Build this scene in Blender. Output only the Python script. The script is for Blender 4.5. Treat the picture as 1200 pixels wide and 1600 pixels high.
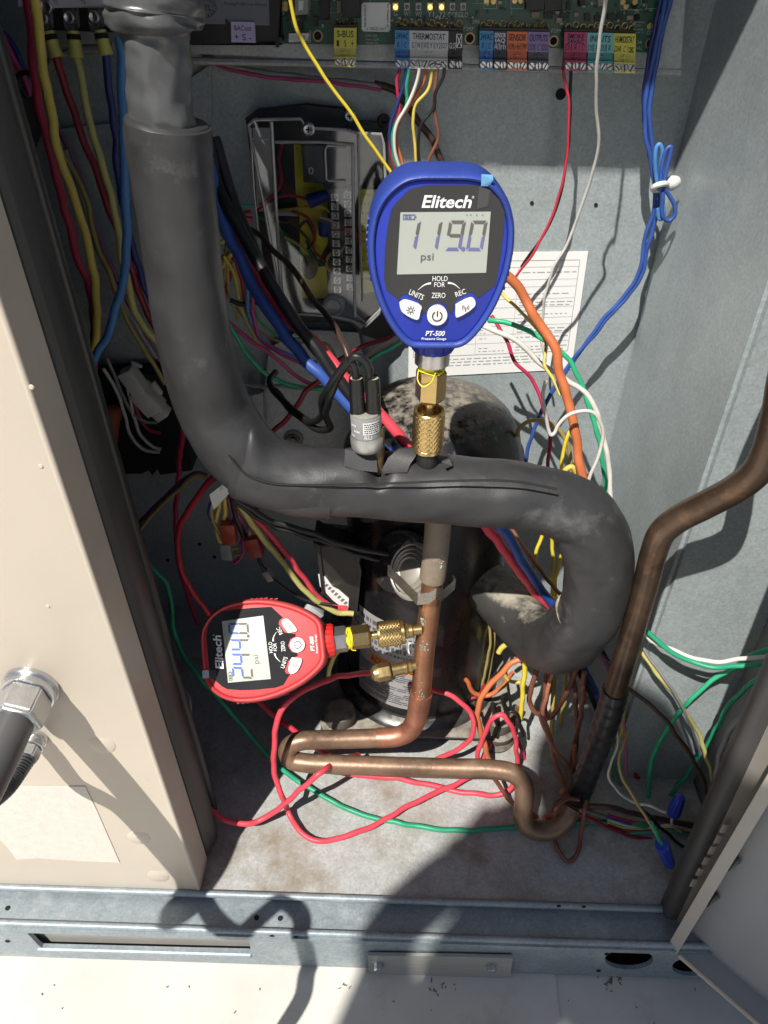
import bpy, bmesh, math, random
from mathutils import Vector, Matrix
from mathutils.geometry import tessellate_polygon
for o in list(bpy.data.objects): bpy.data.objects.remove(o)
rad = math.radians
random.seed(7)
SC = bpy.context.scene
COL = SC.collection
# ------------------------------------------------------------------ camera
CAM = Vector((0, 0, 0.725)); F = 1200.0
ROT = Matrix.Rotation(rad(90 - 36.9), 3, 'X') @ Matrix.Rotation(rad(1.9), 3, 'Z')
cd = bpy.data.cameras.new('camera'); cam = bpy.data.objects.new('camera', cd); COL.objects.link(cam)
cam.matrix_world = Matrix.Translation(CAM) @ ROT.to_4x4()
cd.sensor_fit = 'VERTICAL'; cd.sensor_height = 32; cd.sensor_width = 24; cd.lens = 24.0
cd.clip_start = 0.01; cd.clip_end = 200
SC.camera = cam
# ------------------------------------------------------------------ light
LDIR = Vector((0.56, 1.0, -1.50)).normalized()          # the way the sunlight travels
w = bpy.data.worlds.new('World'); SC.world = w; w.use_nodes = True
wn = w.node_tree.nodes; wn.clear()
sky = wn.new('ShaderNodeTexSky'); sky.sky_type = 'NISHITA'; sky.sun_disc = False
sky.sun_elevation = math.asin(-LDIR.z); sky.sun_rotation = math.atan2(-LDIR.x, -LDIR.y)
bg = wn.new('ShaderNodeBackground'); bg.inputs[1].default_value = 0.055
wo = wn.new('ShaderNodeOutputWorld')
w.node_tree.links.new(sky.outputs[0], bg.inputs[0]); w.node_tree.links.new(bg.outputs[0], wo.inputs[0])
sl = bpy.data.lights.new('sun', 'SUN'); sl.energy = 5.0; sl.angle = rad(0.53); sl.color = (1.0, 0.95, 0.87)
so = bpy.data.objects.new('sun', sl); COL.objects.link(so)
so.rotation_euler = LDIR.to_track_quat('-Z', 'Y').to_euler(); so.location = (-1.5, -4, 6)
vs = SC.view_settings; vs.view_transform = 'Standard'; vs.look = 'None'; vs.gamma = 1.0; vs.exposure = 0.36
vs.use_curve_mapping = False
SC.cycles.use_denoising = True
SC.cycles.max_bounces = 8; SC.cycles.transparent_max_bounces = 12
SC.cycles.caustics_reflective = False; SC.cycles.caustics_refractive = False
SC.cycles.sample_clamp_indirect = 6.0
SC.render.film_transparent = False

# ------------------------------------------------------------------ projection helpers (pixel of the photo -> point at a known plane)
def ray(px, py): return ROT @ Vector(((px - 600) / F, (800 - py) / F, -1))
def P(px, py, y):
    d = ray(px, py); return CAM + d * (y / d.y)
def PZ(px, py, z):
    d = ray(px, py); return CAM + d * ((z - CAM.z) / d.z)
def PX(px, py, x):
    d = ray(px, py); return CAM + d * (x / d.x)
def PD(px, py, dep): return CAM + ray(px, py) * dep
def depth_of(p): return -(ROT.transposed() @ (p - CAM)).z
def m_per_px(p): return depth_of(p) / F

# ------------------------------------------------------------------ materials
MATS = {}
def M(name, col, rough=.5, metal=0.0, var=.12, scale=40, bump=0.0, bscale=300, dust=None, spec=.5, coat=0.0, emit=None, rvar=.08, stretch=None, spots=None):
    if name in MATS: return MATS[name]
    m = bpy.data.materials.new(name); m.use_nodes = True
    nt = m.node_tree; N = nt.nodes; L = nt.links
    b = N['Principled BSDF']
    tc = N.new('ShaderNodeTexCoord')
    co = tc.outputs['Object']
    if stretch:
        mp = N.new('ShaderNodeMapping'); mp.inputs['Scale'].default_value = stretch
        L.new(co, mp.inputs[0]); co = mp.outputs[0]
    n1 = N.new('ShaderNodeTexNoise'); n1.inputs['Scale'].default_value = scale; n1.inputs['Detail'].default_value = 6
    n1.inputs['Roughness'].default_value = .62
    L.new(co, n1.inputs['Vector'])
    cr = N.new('ShaderNodeValToRGB')
    c0 = [max(0, c * (1 - var)) for c in col[:3]] + [1]; c1 = [min(1, c * (1 + var)) for c in col[:3]] + [1]
    cr.color_ramp.elements[0].position = .3; cr.color_ramp.elements[1].position = .7
    cr.color_ramp.elements[0].color = c0; cr.color_ramp.elements[1].color = c1
    L.new(n1.outputs[0], cr.inputs[0])
    out = cr.outputs[0]
    rough_in = None
    for k, sp in enumerate((dust, spots)):
        if not sp: continue
        dcol, dscale, lo, hi, up = sp
        n2 = N.new('ShaderNodeTexNoise'); n2.inputs['Scale'].default_value = dscale; n2.inputs['Detail'].default_value = 8
        n2.inputs['Roughness'].default_value = .68
        L.new(tc.outputs['Object'], n2.inputs['Vector'])
        fac = n2.outputs[0]
        if up:
            ge = N.new('ShaderNodeNewGeometry'); sx = N.new('ShaderNodeSeparateXYZ'); L.new(ge.outputs['Normal'], sx.inputs[0])
            ma = N.new('ShaderNodeMath'); ma.operation = 'MULTIPLY_ADD'; ma.inputs[1].default_value = up
            L.new(sx.outputs['Z'], ma.inputs[0]); L.new(fac, ma.inputs[2]); fac = ma.outputs[0]
        mr = N.new('ShaderNodeMapRange'); mr.inputs['From Min'].default_value = lo; mr.inputs['From Max'].default_value = hi
        L.new(fac, mr.inputs['Value'])
        mx = N.new('ShaderNodeMix'); mx.data_type = 'RGBA'
        L.new(mr.outputs[0], mx.inputs['Factor']); L.new(out, mx.inputs['A']); mx.inputs['B'].default_value = (*dcol, 1)
        out = mx.outputs['Result']
        if k == 0: rough_in = mr.outputs[0]
    L.new(out, b.inputs['Base Color'])
    rr = N.new('ShaderNodeMapRange'); rr.inputs['To Min'].default_value = max(.02, rough - rvar); rr.inputs['To Max'].default_value = min(1, rough + rvar)
    L.new(n1.outputs[0], rr.inputs['Value'])
    ro = rr.outputs[0]
    if rough_in is not None:
        m2 = N.new('ShaderNodeMix'); m2.data_type = 'FLOAT'; L.new(rough_in, m2.inputs['Factor']); L.new(ro, m2.inputs['A']); m2.inputs['B'].default_value = .9
        ro = m2.outputs['Result']
        m3 = N.new('ShaderNodeMix'); m3.data_type = 'FLOAT'; L.new(rough_in, m3.inputs['Factor']); m3.inputs['A'].default_value = metal; m3.inputs['B'].default_value = 0
        L.new(m3.outputs['Result'], b.inputs['Metallic'])
    else: b.inputs['Metallic'].default_value = metal
    L.new(ro, b.inputs['Roughness'])
    b.inputs['Specular IOR Level'].default_value = spec
    if coat: b.inputs['Coat Weight'].default_value = coat; b.inputs['Coat Roughness'].default_value = .15
    if bump:
        nb = N.new('ShaderNodeTexNoise'); nb.inputs['Scale'].default_value = bscale; nb.inputs['Detail'].default_value = 5
        L.new(co, nb.inputs['Vector'])
        bp = N.new('ShaderNodeBump'); bp.inputs['Strength'].default_value = bump; bp.inputs['Distance'].default_value = .001
        L.new(nb.outputs[0], bp.inputs['Height']); L.new(bp.outputs[0], b.inputs['Normal'])
    if emit:
        b.inputs['Emission Color'].default_value = (*emit[0], 1); b.inputs['Emission Strength'].default_value = emit[1]
    MATS[name] = m
    return m
def galv(name, col, spangle=.25, metal=.45, rough=.42, stain=None):
    m = bpy.data.materials.new(name); m.use_nodes = True; MATS[name] = m
    nt = m.node_tree; N = nt.nodes; L = nt.links; b = N['Principled BSDF']
    tc = N.new('ShaderNodeTexCoord')
    vo = N.new('ShaderNodeTexVoronoi'); vo.inputs['Scale'].default_value = 330
    L.new(tc.outputs['Object'], vo.inputs['Vector'])
    no = N.new('ShaderNodeTexNoise'); no.inputs['Scale'].default_value = 14; no.inputs['Detail'].default_value = 9; no.inputs['Roughness'].default_value = .65
    L.new(tc.outputs['Object'], no.inputs['Vector'])
    nf = N.new('ShaderNodeTexNoise'); nf.inputs['Scale'].default_value = 420; nf.inputs['Detail'].default_value = 3
    L.new(tc.outputs['Object'], nf.inputs['Vector'])
    sp = N.new('ShaderNodeSeparateColor'); L.new(vo.outputs['Color'], sp.inputs[0])
    a = N.new('ShaderNodeMath'); a.operation = 'MULTIPLY_ADD'; a.inputs[1].default_value = spangle; a.inputs[2].default_value = 1 - spangle * .5
    L.new(sp.outputs[0], a.inputs[0])
    a2 = N.new('ShaderNodeMapRange'); a2.inputs['From Min'].default_value = .3; a2.inputs['From Max'].default_value = .7; a2.inputs['To Min'].default_value = .88; a2.inputs['To Max'].default_value = 1.10
    L.new(no.outputs[0], a2.inputs['Value'])
    a4 = N.new('ShaderNodeMapRange'); a4.inputs['To Min'].default_value = .72; a4.inputs['To Max'].default_value = 1.28; L.new(nf.outputs[0], a4.inputs['Value'])
    a3 = N.new('ShaderNodeMath'); a3.operation = 'MULTIPLY'; L.new(a.outputs[0], a3.inputs[0]); L.new(a2.outputs[0], a3.inputs[1])
    a5 = N.new('ShaderNodeMath'); a5.operation = 'MULTIPLY'; L.new(a3.outputs[0], a5.inputs[0]); L.new(a4.outputs[0], a5.inputs[1])
    mx = N.new('ShaderNodeVectorMath'); mx.operation = 'SCALE'; mx.inputs[0].default_value = col; L.new(a5.outputs[0], mx.inputs['Scale'])
    out = mx.outputs[0]
    if stain:
        ns = N.new('ShaderNodeTexNoise'); ns.inputs['Scale'].default_value = stain[1]; ns.inputs['Detail'].default_value = 9; ns.inputs['Roughness'].default_value = .7
        L.new(tc.outputs['Object'], ns.inputs['Vector'])
        mr = N.new('ShaderNodeMapRange'); mr.inputs['From Min'].default_value = stain[2]; mr.inputs['From Max'].default_value = stain[3]; mr.inputs['To Max'].default_value = stain[4]
        L.new(ns.outputs[0], mr.inputs['Value'])
        q = N.new('ShaderNodeMix'); q.data_type = 'RGBA'; L.new(mr.outputs[0], q.inputs['Factor']); L.new(out, q.inputs['A']); q.inputs['B'].default_value = (*stain[0], 1)
        out = q.outputs['Result']
        qm = N.new('ShaderNodeMapRange'); qm.inputs['To Min'].default_value = metal; qm.inputs['To Max'].default_value = 0; L.new(mr.outputs[0], qm.inputs['Value']); L.new(qm.outputs[0], b.inputs['Metallic'])
        # white specks and scratches
    else: b.inputs['Metallic'].default_value = metal
    wv = N.new('ShaderNodeTexNoise'); wv.inputs['Scale'].default_value = 95; wv.inputs['Detail'].default_value = 8; wv.inputs['Roughness'].default_value = .8
    L.new(tc.outputs['Object'], wv.inputs['Vector'])
    wr = N.new('ShaderNodeMapRange'); wr.inputs['From Min'].default_value = .66; wr.inputs['From Max'].default_value = .76; wr.inputs['To Max'].default_value = .45; L.new(wv.outputs[0], wr.inputs['Value'])
    q2 = N.new('ShaderNodeMix'); q2.data_type = 'RGBA'; L.new(wr.outputs[0], q2.inputs['Factor']); L.new(out, q2.inputs['A']); q2.inputs['B'].default_value = (.7, .72, .7, 1)
    L.new(q2.outputs['Result'], b.inputs['Base Color'])
    r = N.new('ShaderNodeMapRange'); r.inputs['To Min'].default_value = rough - .08; r.inputs['To Max'].default_value = rough + .16; L.new(no.outputs[0], r.inputs['Value']); L.new(r.outputs[0], b.inputs['Roughness'])
    bp = N.new('ShaderNodeBump'); bp.inputs['Strength'].default_value = .12; bp.inputs['Distance'].default_value = .0006; L.new(nf.outputs[0], bp.inputs['Height']); L.new(bp.outputs[0], b.inputs['Normal'])
    return m
def clear_plastic(name, tint=(.86, .88, .88), gloss=.16):
    m = bpy.data.materials.new(name); m.use_nodes = True; MATS[name] = m
    nt = m.node_tree; N = nt.nodes; L = nt.links; N.remove(N['Principled BSDF']); o = N['Material Output']
    t = N.new('ShaderNodeBsdfTransparent'); t.inputs[0].default_value = (*tint, 1)
    g = N.new('ShaderNodeBsdfGlossy'); g.inputs['Roughness'].default_value = .04; g.inputs['Color'].default_value = (.9, .92, .95, 1)
    f = N.new('ShaderNodeFresnel'); f.inputs['IOR'].default_value = 1.5
    ad = N.new('ShaderNodeMath'); ad.operation = 'ADD'; ad.inputs[1].default_value = gloss * .05; L.new(f.outputs[0], ad.inputs[0])
    mx = N.new('ShaderNodeMixShader'); L.new(ad.outputs[0], mx.inputs[0]); L.new(t.outputs[0], mx.inputs[1]); L.new(g.outputs[0], mx.inputs[2])
    L.new(mx.outputs[0], o.inputs[0])
    return m

# ------------------------------------------------------------------ object helpers
def tag(o, label=None, cat=None, group=None, kind=None):
    if label: o['label'] = label
    if cat: o['category'] = cat
    if group: o['group'] = group
    if kind: o['kind'] = kind
    return o
def thing(name, label, cat, loc=(0, 0, 0), group=None, mw=None):
    o = bpy.data.objects.new(name, None); COL.objects.link(o); o.empty_display_size = .02
    o.matrix_world = mw if mw is not None else Matrix.Translation(Vector(loc))
    o['mw'] = [x for r in o.matrix_world for x in r]
    del o['mw']
    ROOTM[o.name] = o.matrix_world.copy()
    return tag(o, label, cat, group)
ROOTM = {}
def obj(name, bm, mat, parent=None, local=False, smooth=None, origin=None):
    """link a bmesh as one mesh object; bm in world coordinates unless local"""
    bmesh.ops.recalc_face_normals(bm, faces=bm.faces)
    me = bpy.data.meshes.new(name)
    if parent is not None and not local:
        bm.transform(ROOTM[parent.name].inverted())
    if parent is None and origin is not None:
        bm.transform(Matrix.Translation(-Vector(origin)))
    bm.to_mesh(me); bm.free()
    mats = mat if isinstance(mat, (list, tuple)) else [mat]
    for q in mats: me.materials.append(q)
    o = bpy.data.objects.new(name, me); COL.objects.link(o)
    if parent is not None:
        o.parent = parent; ROOTM[o.name] = ROOTM[parent.name]
    elif origin is not None: o.location = origin; ROOTM[o.name] = Matrix.Translation(Vector(origin))
    else: ROOTM[o.name] = Matrix.Identity(4)
    if smooth is None: smooth = 40
    if smooth:
        for p in me.polygons: p.use_smooth = True
        if smooth < 179: me.set_sharp_from_angle(angle=rad(smooth))
    return o
def BM(): return bmesh.new()

# ------------------------------------------------------------------ shapes
def frame_from(axis, hint=Vector((0, 0, 1))):
    a = axis.normalized()
    if abs(a.dot(hint)) > .95: hint = Vector((1, 0, 0))
    u = hint.cross(a).normalized(); v = a.cross(u)
    return u, v, a
def smooth_path(pts, n=8):
    """Catmull-Rom through points (Vector, radius)"""
    ps = [Vector(p[:3]) for p in pts]; rs = [p[3] for p in pts]
    out = []
    k = len(ps)
    for i in range(k - 1):
        p0 = ps[i - 1] if i > 0 else ps[i] * 2 - ps[i + 1]
        p1, p2 = ps[i], ps[i + 1]
        p3 = ps[i + 2] if i + 2 < k else ps[i + 1] * 2 - ps[i]
        t0 = 0; e = .5
        t1 = t0 + max(1e-6, (p1 - p0).length) ** e; t2 = t1 + max(1e-6, (p2 - p1).length) ** e; t3 = t2 + max(1e-6, (p3 - p2).length) ** e
        for j in range(n):
            t = t1 + (t2 - t1) * j / n
            a1 = p0 * ((t1 - t) / (t1 - t0)) + p1 * ((t - t0) / (t1 - t0))
            a2 = p1 * ((t2 - t) / (t2 - t1)) + p2 * ((t - t1) / (t2 - t1))
            a3 = p2 * ((t3 - t) / (t3 - t2)) + p3 * ((t - t2) / (t3 - t2))
            b1 = a1 * ((t2 - t) / (t2 - t0)) + a2 * ((t - t0) / (t2 - t0))
            b2 = a2 * ((t3 - t) / (t3 - t1)) + a3 * ((t - t1) / (t3 - t1))
            c = b1 * ((t2 - t) / (t2 - t1)) + b2 * ((t - t1) / (t2 - t1))
            f = j / n
            out.append((c, rs[i] * (1 - f) + rs[i + 1] * f))
    out.append((ps[-1], rs[-1]))
    return out
from mathutils import noise as mnoise
def tube_raw(bm, path, seg=10, caps=True, shape=None):
    """path: list of (Vector, r). shape(i, n, ang) -> radius factor"""
    rings = []; n = len(path)
    u = None
    for i, (c, r) in enumerate(path):
        a = path[min(i + 1, n - 1)][0] - path[max(i - 1, 0)][0]
        if a.length < 1e-9: a = Vector((0, 0, 1))
        a.normalize()
        if u is None: u, v, _ = frame_from(a)
        else:
            u = (u - a * u.dot(a)); u.normalize(); v = a.cross(u)
        ring = []
        for k in range(seg):
            th = 2 * math.pi * k / seg
            rr = r * (shape(i, n, th, c) if shape else 1)
            ring.append(bm.verts.new(c + (u * math.cos(th) + v * math.sin(th)) * rr))
        rings.append(ring)
    for i in range(n - 1):
        for k in range(seg):
            bm.faces.new((rings[i][k], rings[i][(k + 1) % seg], rings[i + 1][(k + 1) % seg], rings[i + 1][k]))
    if caps:
        bm.faces.new(rings[0]); bm.faces.new(rings[-1])
    return rings
def tube(bm, pts, r=None, seg=10, n=8, caps=True, shape=None):
    pts = [(*p[:3], (p[3] if len(p) > 3 else r)) for p in pts]
    return tube_raw(bm, smooth_path(pts, n), seg, caps, shape)
def lathe(bm, A, axis, prof, seg=32, cap0=True, cap1=True, hint=Vector((0, 0, 1)), rfun=None):
    """prof: list of (distance along axis, radius)"""
    u, v, a = frame_from(Vector(axis), hint); A = Vector(A); rings = []
    for j, (h, r) in enumerate(prof):
        rings.append([bm.verts.new(A + a * h + (u * math.cos(2 * math.pi * k / seg) + v * math.sin(2 * math.pi * k / seg)) * (r * (rfun(j, k, h) if rfun else 1))) for k in range(seg)])
    for i in range(len(rings) - 1):
        for k in range(seg): bm.faces.new((rings[i][k], rings[i][(k + 1) % seg], rings[i + 1][(k + 1) % seg], rings[i + 1][k]))
    if cap0: bm.faces.new(rings[0])
    if cap1: bm.faces.new(rings[-1])
def box(bm, c, size, rot=None, bev=0):
    r = bmesh.ops.create_cube(bm, size=1)
    vs = r['verts']
    bmesh.ops.scale(bm, vec=Vector(size), verts=vs)
    if bev:
        es = list({e for v in vs for e in v.link_edges})
        g = bmesh.ops.bevel(bm, geom=es, offset=bev, segments=2, affect='EDGES', profile=.5)
        vs = list({v for f in g['faces'] for v in f.verts} | {v for v in vs if v.is_valid})
    if rot is not None: bmesh.ops.rotate(bm, cent=(0, 0, 0), matrix=rot, verts=vs)
    bmesh.ops.translate(bm, vec=Vector(c), verts=vs)
    return vs
def prism(bm, loops, ext):
    """loops[0] outer polygon (list of Vectors), the rest holes; extruded by vector ext"""
    ext = Vector(ext)
    tris = tessellate_polygon([[Vector(p) for p in lp] for lp in loops])
    flat = [Vector(p) for lp in loops for p in lp]
    a = [bm.verts.new(p) for p in flat]; b = [bm.verts.new(p + ext) for p in flat]
    for t in tris:
        try:
            bm.faces.new([a[i] for i in t]); bm.faces.new([b[i] for i in reversed(t)])
        except ValueError: pass
    s = 0
    for lp in loops:
        k = len(lp)
        for i in range(k):
            i0, i1 = s + i, s + (i + 1) % k
            bm.faces.new((a[i0], a[i1], b[i1], b[i0]))
        s += k
def slab(bm, px, y, th, bev=0):
    """polygon of photo pixels laid on the vertical plane y, th thick towards the back"""
    loops = px if isinstance(px[0][0], (list, tuple)) else [px]
    if bev:
        b2 = bmesh.new(); prism(b2, [[P(*q, y) for q in lp] for lp in loops], (0, th, 0))
        bmesh.ops.dissolve_limit(b2, angle_limit=.01, verts=b2.verts, edges=b2.edges)
        bmesh.ops.bevel(b2, geom=[e for e in b2.edges if e.calc_face_angle(0) > .5], offset=bev, segments=2, affect='EDGES', clamp_overlap=True)
        me = bpy.data.meshes.new('t'); b2.to_mesh(me); b2.free(); bm.from_mesh(me); bpy.data.meshes.remove(me)
    else:
        prism(bm, [[P(*q, y) for q in lp] for lp in loops], (0, th, 0))
def rect(x0, y0, x1, y1): return [(x0, y0), (x1, y0), (x1, y1), (x0, y1)]
def ell(cx, cy, rx, ry, n=24, a0=0): return [(cx + rx * math.cos(2 * math.pi * k / n + a0), cy + ry * math.sin(2 * math.pi * k / n + a0)) for k in range(n)]

# ------------------------------------------------------------------ lettering
_tc = {}
def text_bm(s, w=None, h=None, shear=0.0, bold=0.0, depth=0.0):
    """flat letters centred on the origin in local x (right) / z (up); fits w and/or h"""
    key = (s, shear, bold)
    if key not in _tc:
        cu = bpy.data.curves.new('t', 'FONT'); cu.body = s; cu.size = 1; cu.align_x = 'CENTER'; cu.shear = shear; cu.offset = bold
        cu.resolution_u = 3
        ob = bpy.data.objects.new('t', cu); COL.objects.link(ob)
        me = bpy.data.meshes.new_from_object(ob)
        _tc[key] = ([tuple(v.co) for v in me.vertices], [tuple(p.vertices) for p in me.polygons])
        bpy.data.objects.remove(ob); bpy.data.curves.remove(cu); bpy.data.meshes.remove(me)
    vs, fs = _tc[key]
    bm = BM()
    if not vs: return bm
    x0 = min(v[0] for v in vs); x1 = max(v[0] for v in vs); y0 = min(v[1] for v in vs); y1 = max(v[1] for v in vs)
    sx = w / (x1 - x0) if w else None; sy = h / max(1e-6, (y1 - y0)) if h else None
    if sx is None: sx = sy
    if sy is None: sy = sx
    vv = [bm.verts.new(((v[0] - (x0 + x1) / 2) * sx, 0, (v[1] - (y0 + y1) / 2) * sy)) for v in vs]
    for f in fs:
        try: bm.faces.new([vv[i] for i in f])
        except ValueError: pass
    return bm
def merge(dst, src, mw=None):
    if mw is not None: src.transform(mw)
    me = bpy.data.meshes.new('t'); src.to_mesh(me); src.free(); dst.from_mesh(me); bpy.data.meshes.remove(me)
def text_px(bm, s, cx, cy, y, wpx=None, hpx=None, rot=0, shear=0, bold=0):
    """lettering on the vertical plane y, centred on a photo pixel"""
    p = P(cx, cy, y); k = m_per_px(p)
    hz = (P(cx, cy - 5, y) - P(cx, cy + 5, y)).length / 10
    t = text_bm(s, wpx * k if wpx else None, hpx * hz if hpx else None, shear, bold)
    merge(bm, t, Matrix.Translation(p) @ Matrix.Rotation(rad(rot), 4, 'Y'))
# ================================================================== materials used widely
GALV = galv('galvanised_steel', (.38, .43, .445), .16, .3, .42)
GALV_FLOOR = galv('galvanised_floor', (.43, .44, .435), .2, .15, .5, stain=((.22, .18, .125), 11, .47, .64, .9))
GALV_RAIL = galv('galvanised_rail', (.27, .315, .345), .16, .3, .45, stain=((.46, .48, .48), 26, .52, .70, .55))
GALV_LIGHT = galv('galvanised_light', (.44, .465, .48), .16, .35, .42)
BEIGE = M('beige_paint', (.52, .46, .385), .36, var=.06, scale=5, bump=.12, bscale=700, dust=((.40, .345, .28), 14, .60, .85, 0), spots=((.33, .28, .22), 120, .73, .76, 0))
BEIGE_SHADED = M('beige_shaded_paint', (.32, .325, .335), .45, var=.06, scale=12, bump=.05, bscale=700, spots=((.2, .19, .18), 160, .70, .74, 0))  # door's inner face greyed and cooled to stand in for shade
BEIGE_EDGE = M('beige_edge_paint', (.50, .44, .37), .42, var=.06, scale=20, bump=.1, bscale=900)
RUBBER = M('black_rubber_seal', (.045, .044, .043), .5, var=.2, scale=60, bump=.1, bscale=500, stretch=(1, 1, .15))
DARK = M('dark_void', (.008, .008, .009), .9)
BLACKP = M('black_plastic', (.012, .012, .013), .38, var=.3, scale=80, bump=.05)
STEEL = M('zinc_steel', (.55, .56, .58), .28, .9, var=.15, scale=60, bump=.05)
WHITEP = M('white_plastic', (.72, .71, .67), .45, var=.04)
PAPER = M('white_paper', (.80, .80, .79), .75, var=.02, scale=5)
INK = M('black_ink', (.03, .03, .035), .7)
GREYINK = M('grey_ink', (.30, .31, .33), .7)
WHITEINK = M('white_print', (.82, .82, .82), .55)
# ================================================================== the roof
bm = BM()
DZ = P(500, 1511, .326).z - .002
DECK = M('white_roof_membrane', (.60, .58, .535), .65, var=.12, scale=7, bump=.35, bscale=60, dust=((.38, .35, .29), 11, .56, .80, 0), spots=((.16, .14, .11), 70, .70, .74, 0))
box(bm, (0, 0, DZ - .05), (30, 30, .1))
tag(obj('roof', bm, DECK), None, None, None, 'structure')
# lapped upper sheet, its edge runs through the picture
bm = BM()
s0 = PZ(868, 1535, DZ); s1 = PZ(876, 1605, DZ)
dv = (s1 - s0).normalized()
A0 = s0 - dv * 1.2; A1 = s0 + dv * 6
prism(bm, [[Vector((A0.x, A0.y, DZ)), Vector((A1.x, A1.y, DZ)), Vector((-8, A1.y, DZ)), Vector((-8, A0.y, DZ))]], (0, 0, .0022))
tag(obj('roof_membrane_lap', bm, DECK), None, None, None, 'structure')
# crumbs of dirt and twigs
bm = BM()
rnd = random.Random(3)
def crumb(px, py, s, z=DZ + .0022):
    p = PZ(px, py, z); k = s * m_per_px(p)
    an = rnd.uniform(0, 6.28)
    pts = []
    for j in range(4):
        pts.append((p.x + math.cos(an) * k * (j - 1.5) + rnd.uniform(-.3, .3) * k, p.y + math.sin(an) * k * (j - 1.5) + rnd.uniform(-.3, .3) * k, z + .0008, .0003 + .0003 * rnd.random()))
    tube(bm, pts, seg=5, n=2)
for i in range(16):
    crumb(rnd.uniform(0, 1100), 1505 + rnd.random() ** 2 * 95 + rnd.uniform(0, 25), rnd.uniform(.4, 1.6))
for i in range(9): crumb(rnd.gauss(690, 14), rnd.gauss(1545, 6), rnd.uniform(.8, 2.6))
for i in range(10): crumb(rnd.gauss(950, 12), rnd.gauss(1532, 5), rnd.uniform(1, 4), DZ)
for i in range(4): crumb(rnd.gauss(540, 10), rnd.gauss(1543, 4), rnd.uniform(1, 2))
tag(obj('dirt_crumbs', bm, M('dirt', (.14, .115, .08), .9)), 'dark crumbs of dirt and twigs on the white roof', 'dirt', None, 'stuff')

# ================================================================== the unit's cabinet
YB = .74                                    # back wall
SHADE_LINER = M('shade_black_liner', (.020, .020, .022), .85, var=.2, bump=.3, bscale=150)  # black lining added to darken the interior by cutting bounced light
cab = thing('unit_cabinet', 'grey galvanised rooftop unit cabinet standing open, with base rail', 'cabinet', (0, .34, 0))
bm = BM(); box(bm, (-.03, YB + .003, .59), (.75, .006, 1.23)); obj('back_wall', bm, GALV, cab)
XR = .25
bm = BM(); box(bm, (XR + .003, .6215, .59), (.006, .231, 1.23)); obj('side_wall', bm, GALV, cab)
bm = BM(); box(bm, (.300, .503, .59), (.094, .006, 1.23)); obj('side_flange', bm, GALV, cab)
bm = BM(); box(bm, (.350, .44, .59), (.006, .128, 1.23)); obj('side_return', bm, M('olive_grey_paint', (.17, .165, .155), .5, var=.08), cab)
bm = BM(); box(bm, (-.402, .56, .59), (.006, .36, 1.23)); obj('left_wall', bm, SHADE_LINER, cab)
bm = BM(); box(bm, (-.03, .56, 1.208), (.80, .44, .006)); box(bm, (-.03, .337, 1.19), (.80, .006, .04)); obj('roof_panel', bm, SHADE_LINER, cab)
# plate on the back wall at the left with the cut-away corner
bm = BM(); slab(bm, [(62, 205), (200, 190), (330, 100), (330, 560), (150, 560), (52, 380), (46, 310)], YB - .006, .004); obj('wall_plate', bm, GALV, cab)
bm = BM(); slab(bm, [(-60, 130), (40, 128), (62, 170), (66, 205), (52, 240), (38, 300), (30, 380), (-60, 420)], YB - .05, .003); obj('bent_bracket', bm, M('shade_dark_bracket', (.10, .105, .11), .5, .3), cab)  # bracket coloured dark to paint the deep shade at the left
bm = BM()
box(bm, (-.03, .5535, -.003), (.75, .383, .006)); obj('floor_pan', bm, GALV_FLOOR, cab)
# floor lip: small upturned hem
bm = BM()
l0 = PZ(322, 1396, 0); l1 = PZ(1042, 1424, 0)
yl = (l0.y + l1.y) / 2
tube(bm, [(-.405, yl, .002, .0034), (0, yl, .002, .0034), (.36, yl, .002, .0034)], seg=10, n=10)
obj('floor_hem', bm, GALV_RAIL, cab)
# rail
YF = .326
bm = BM(); box(bm, (0, (YF + yl) / 2 + .004, -.010), (1.9, yl - YF + .012, .006)); obj('rail_top', bm, GALV_RAIL, cab)
bm = BM()
za = -.0075
def on_rail(lst): return [P(a, b, YF) for a, b in lst]
topz = P(500, 1463, YF).z; botz = P(500, 1510, YF).z
outer = [Vector((-.95, YF, topz)), Vector((.95, YF, topz)), Vector((.95, YF, botz)), Vector((-.95, YF, botz))]
slot = on_rail([(37, 1452), (90, 1453), (200, 1456), (385, 1461), (390, 1470), (392, 1489), (300, 1487), (66, 1481), (60, 1477)])
h1 = on_rail(ell(983, 1499, 38, 16, 28, .05)); h2 = on_rail(ell(1078, 1511, 28, 14, 20))
prism(bm, [outer, slot, h1, h2], (0, .004, 0)); obj('rail_front', bm, GALV_RAIL, cab)
bm = BM(); tube(bm, [(-.95, YF + .003, topz - .0008, .0032), (0, YF + .003, topz - .0008, .0032), (.95, YF + .003, topz - .0008, .0032)], seg=10, n=6); obj('rail_fold', bm, GALV_RAIL, cab)
bm = BM(); sl_ = on_rail([(60, 1483), (200, 1486.5), (300, 1489.5), (392, 1492)])
tube(bm, [(*p, .0024) for p in sl_], seg=8, n=4); obj('slot_hem', bm, GALV_RAIL, cab)
bm = BM(); box(bm, (-.165, YF + .011, -.041), (.40, .003, .052)); obj('inner_plate', bm, M('taupe_plate', (.34, .33, .31), .5, .1, var=.06), cab)
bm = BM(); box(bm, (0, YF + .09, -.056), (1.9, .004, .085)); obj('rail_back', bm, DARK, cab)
bm = BM(); box(bm, (0, YF + .048, DZ + .004), (1.9, .09, .003)); obj('rail_bottom', bm, DARK, cab)
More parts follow.
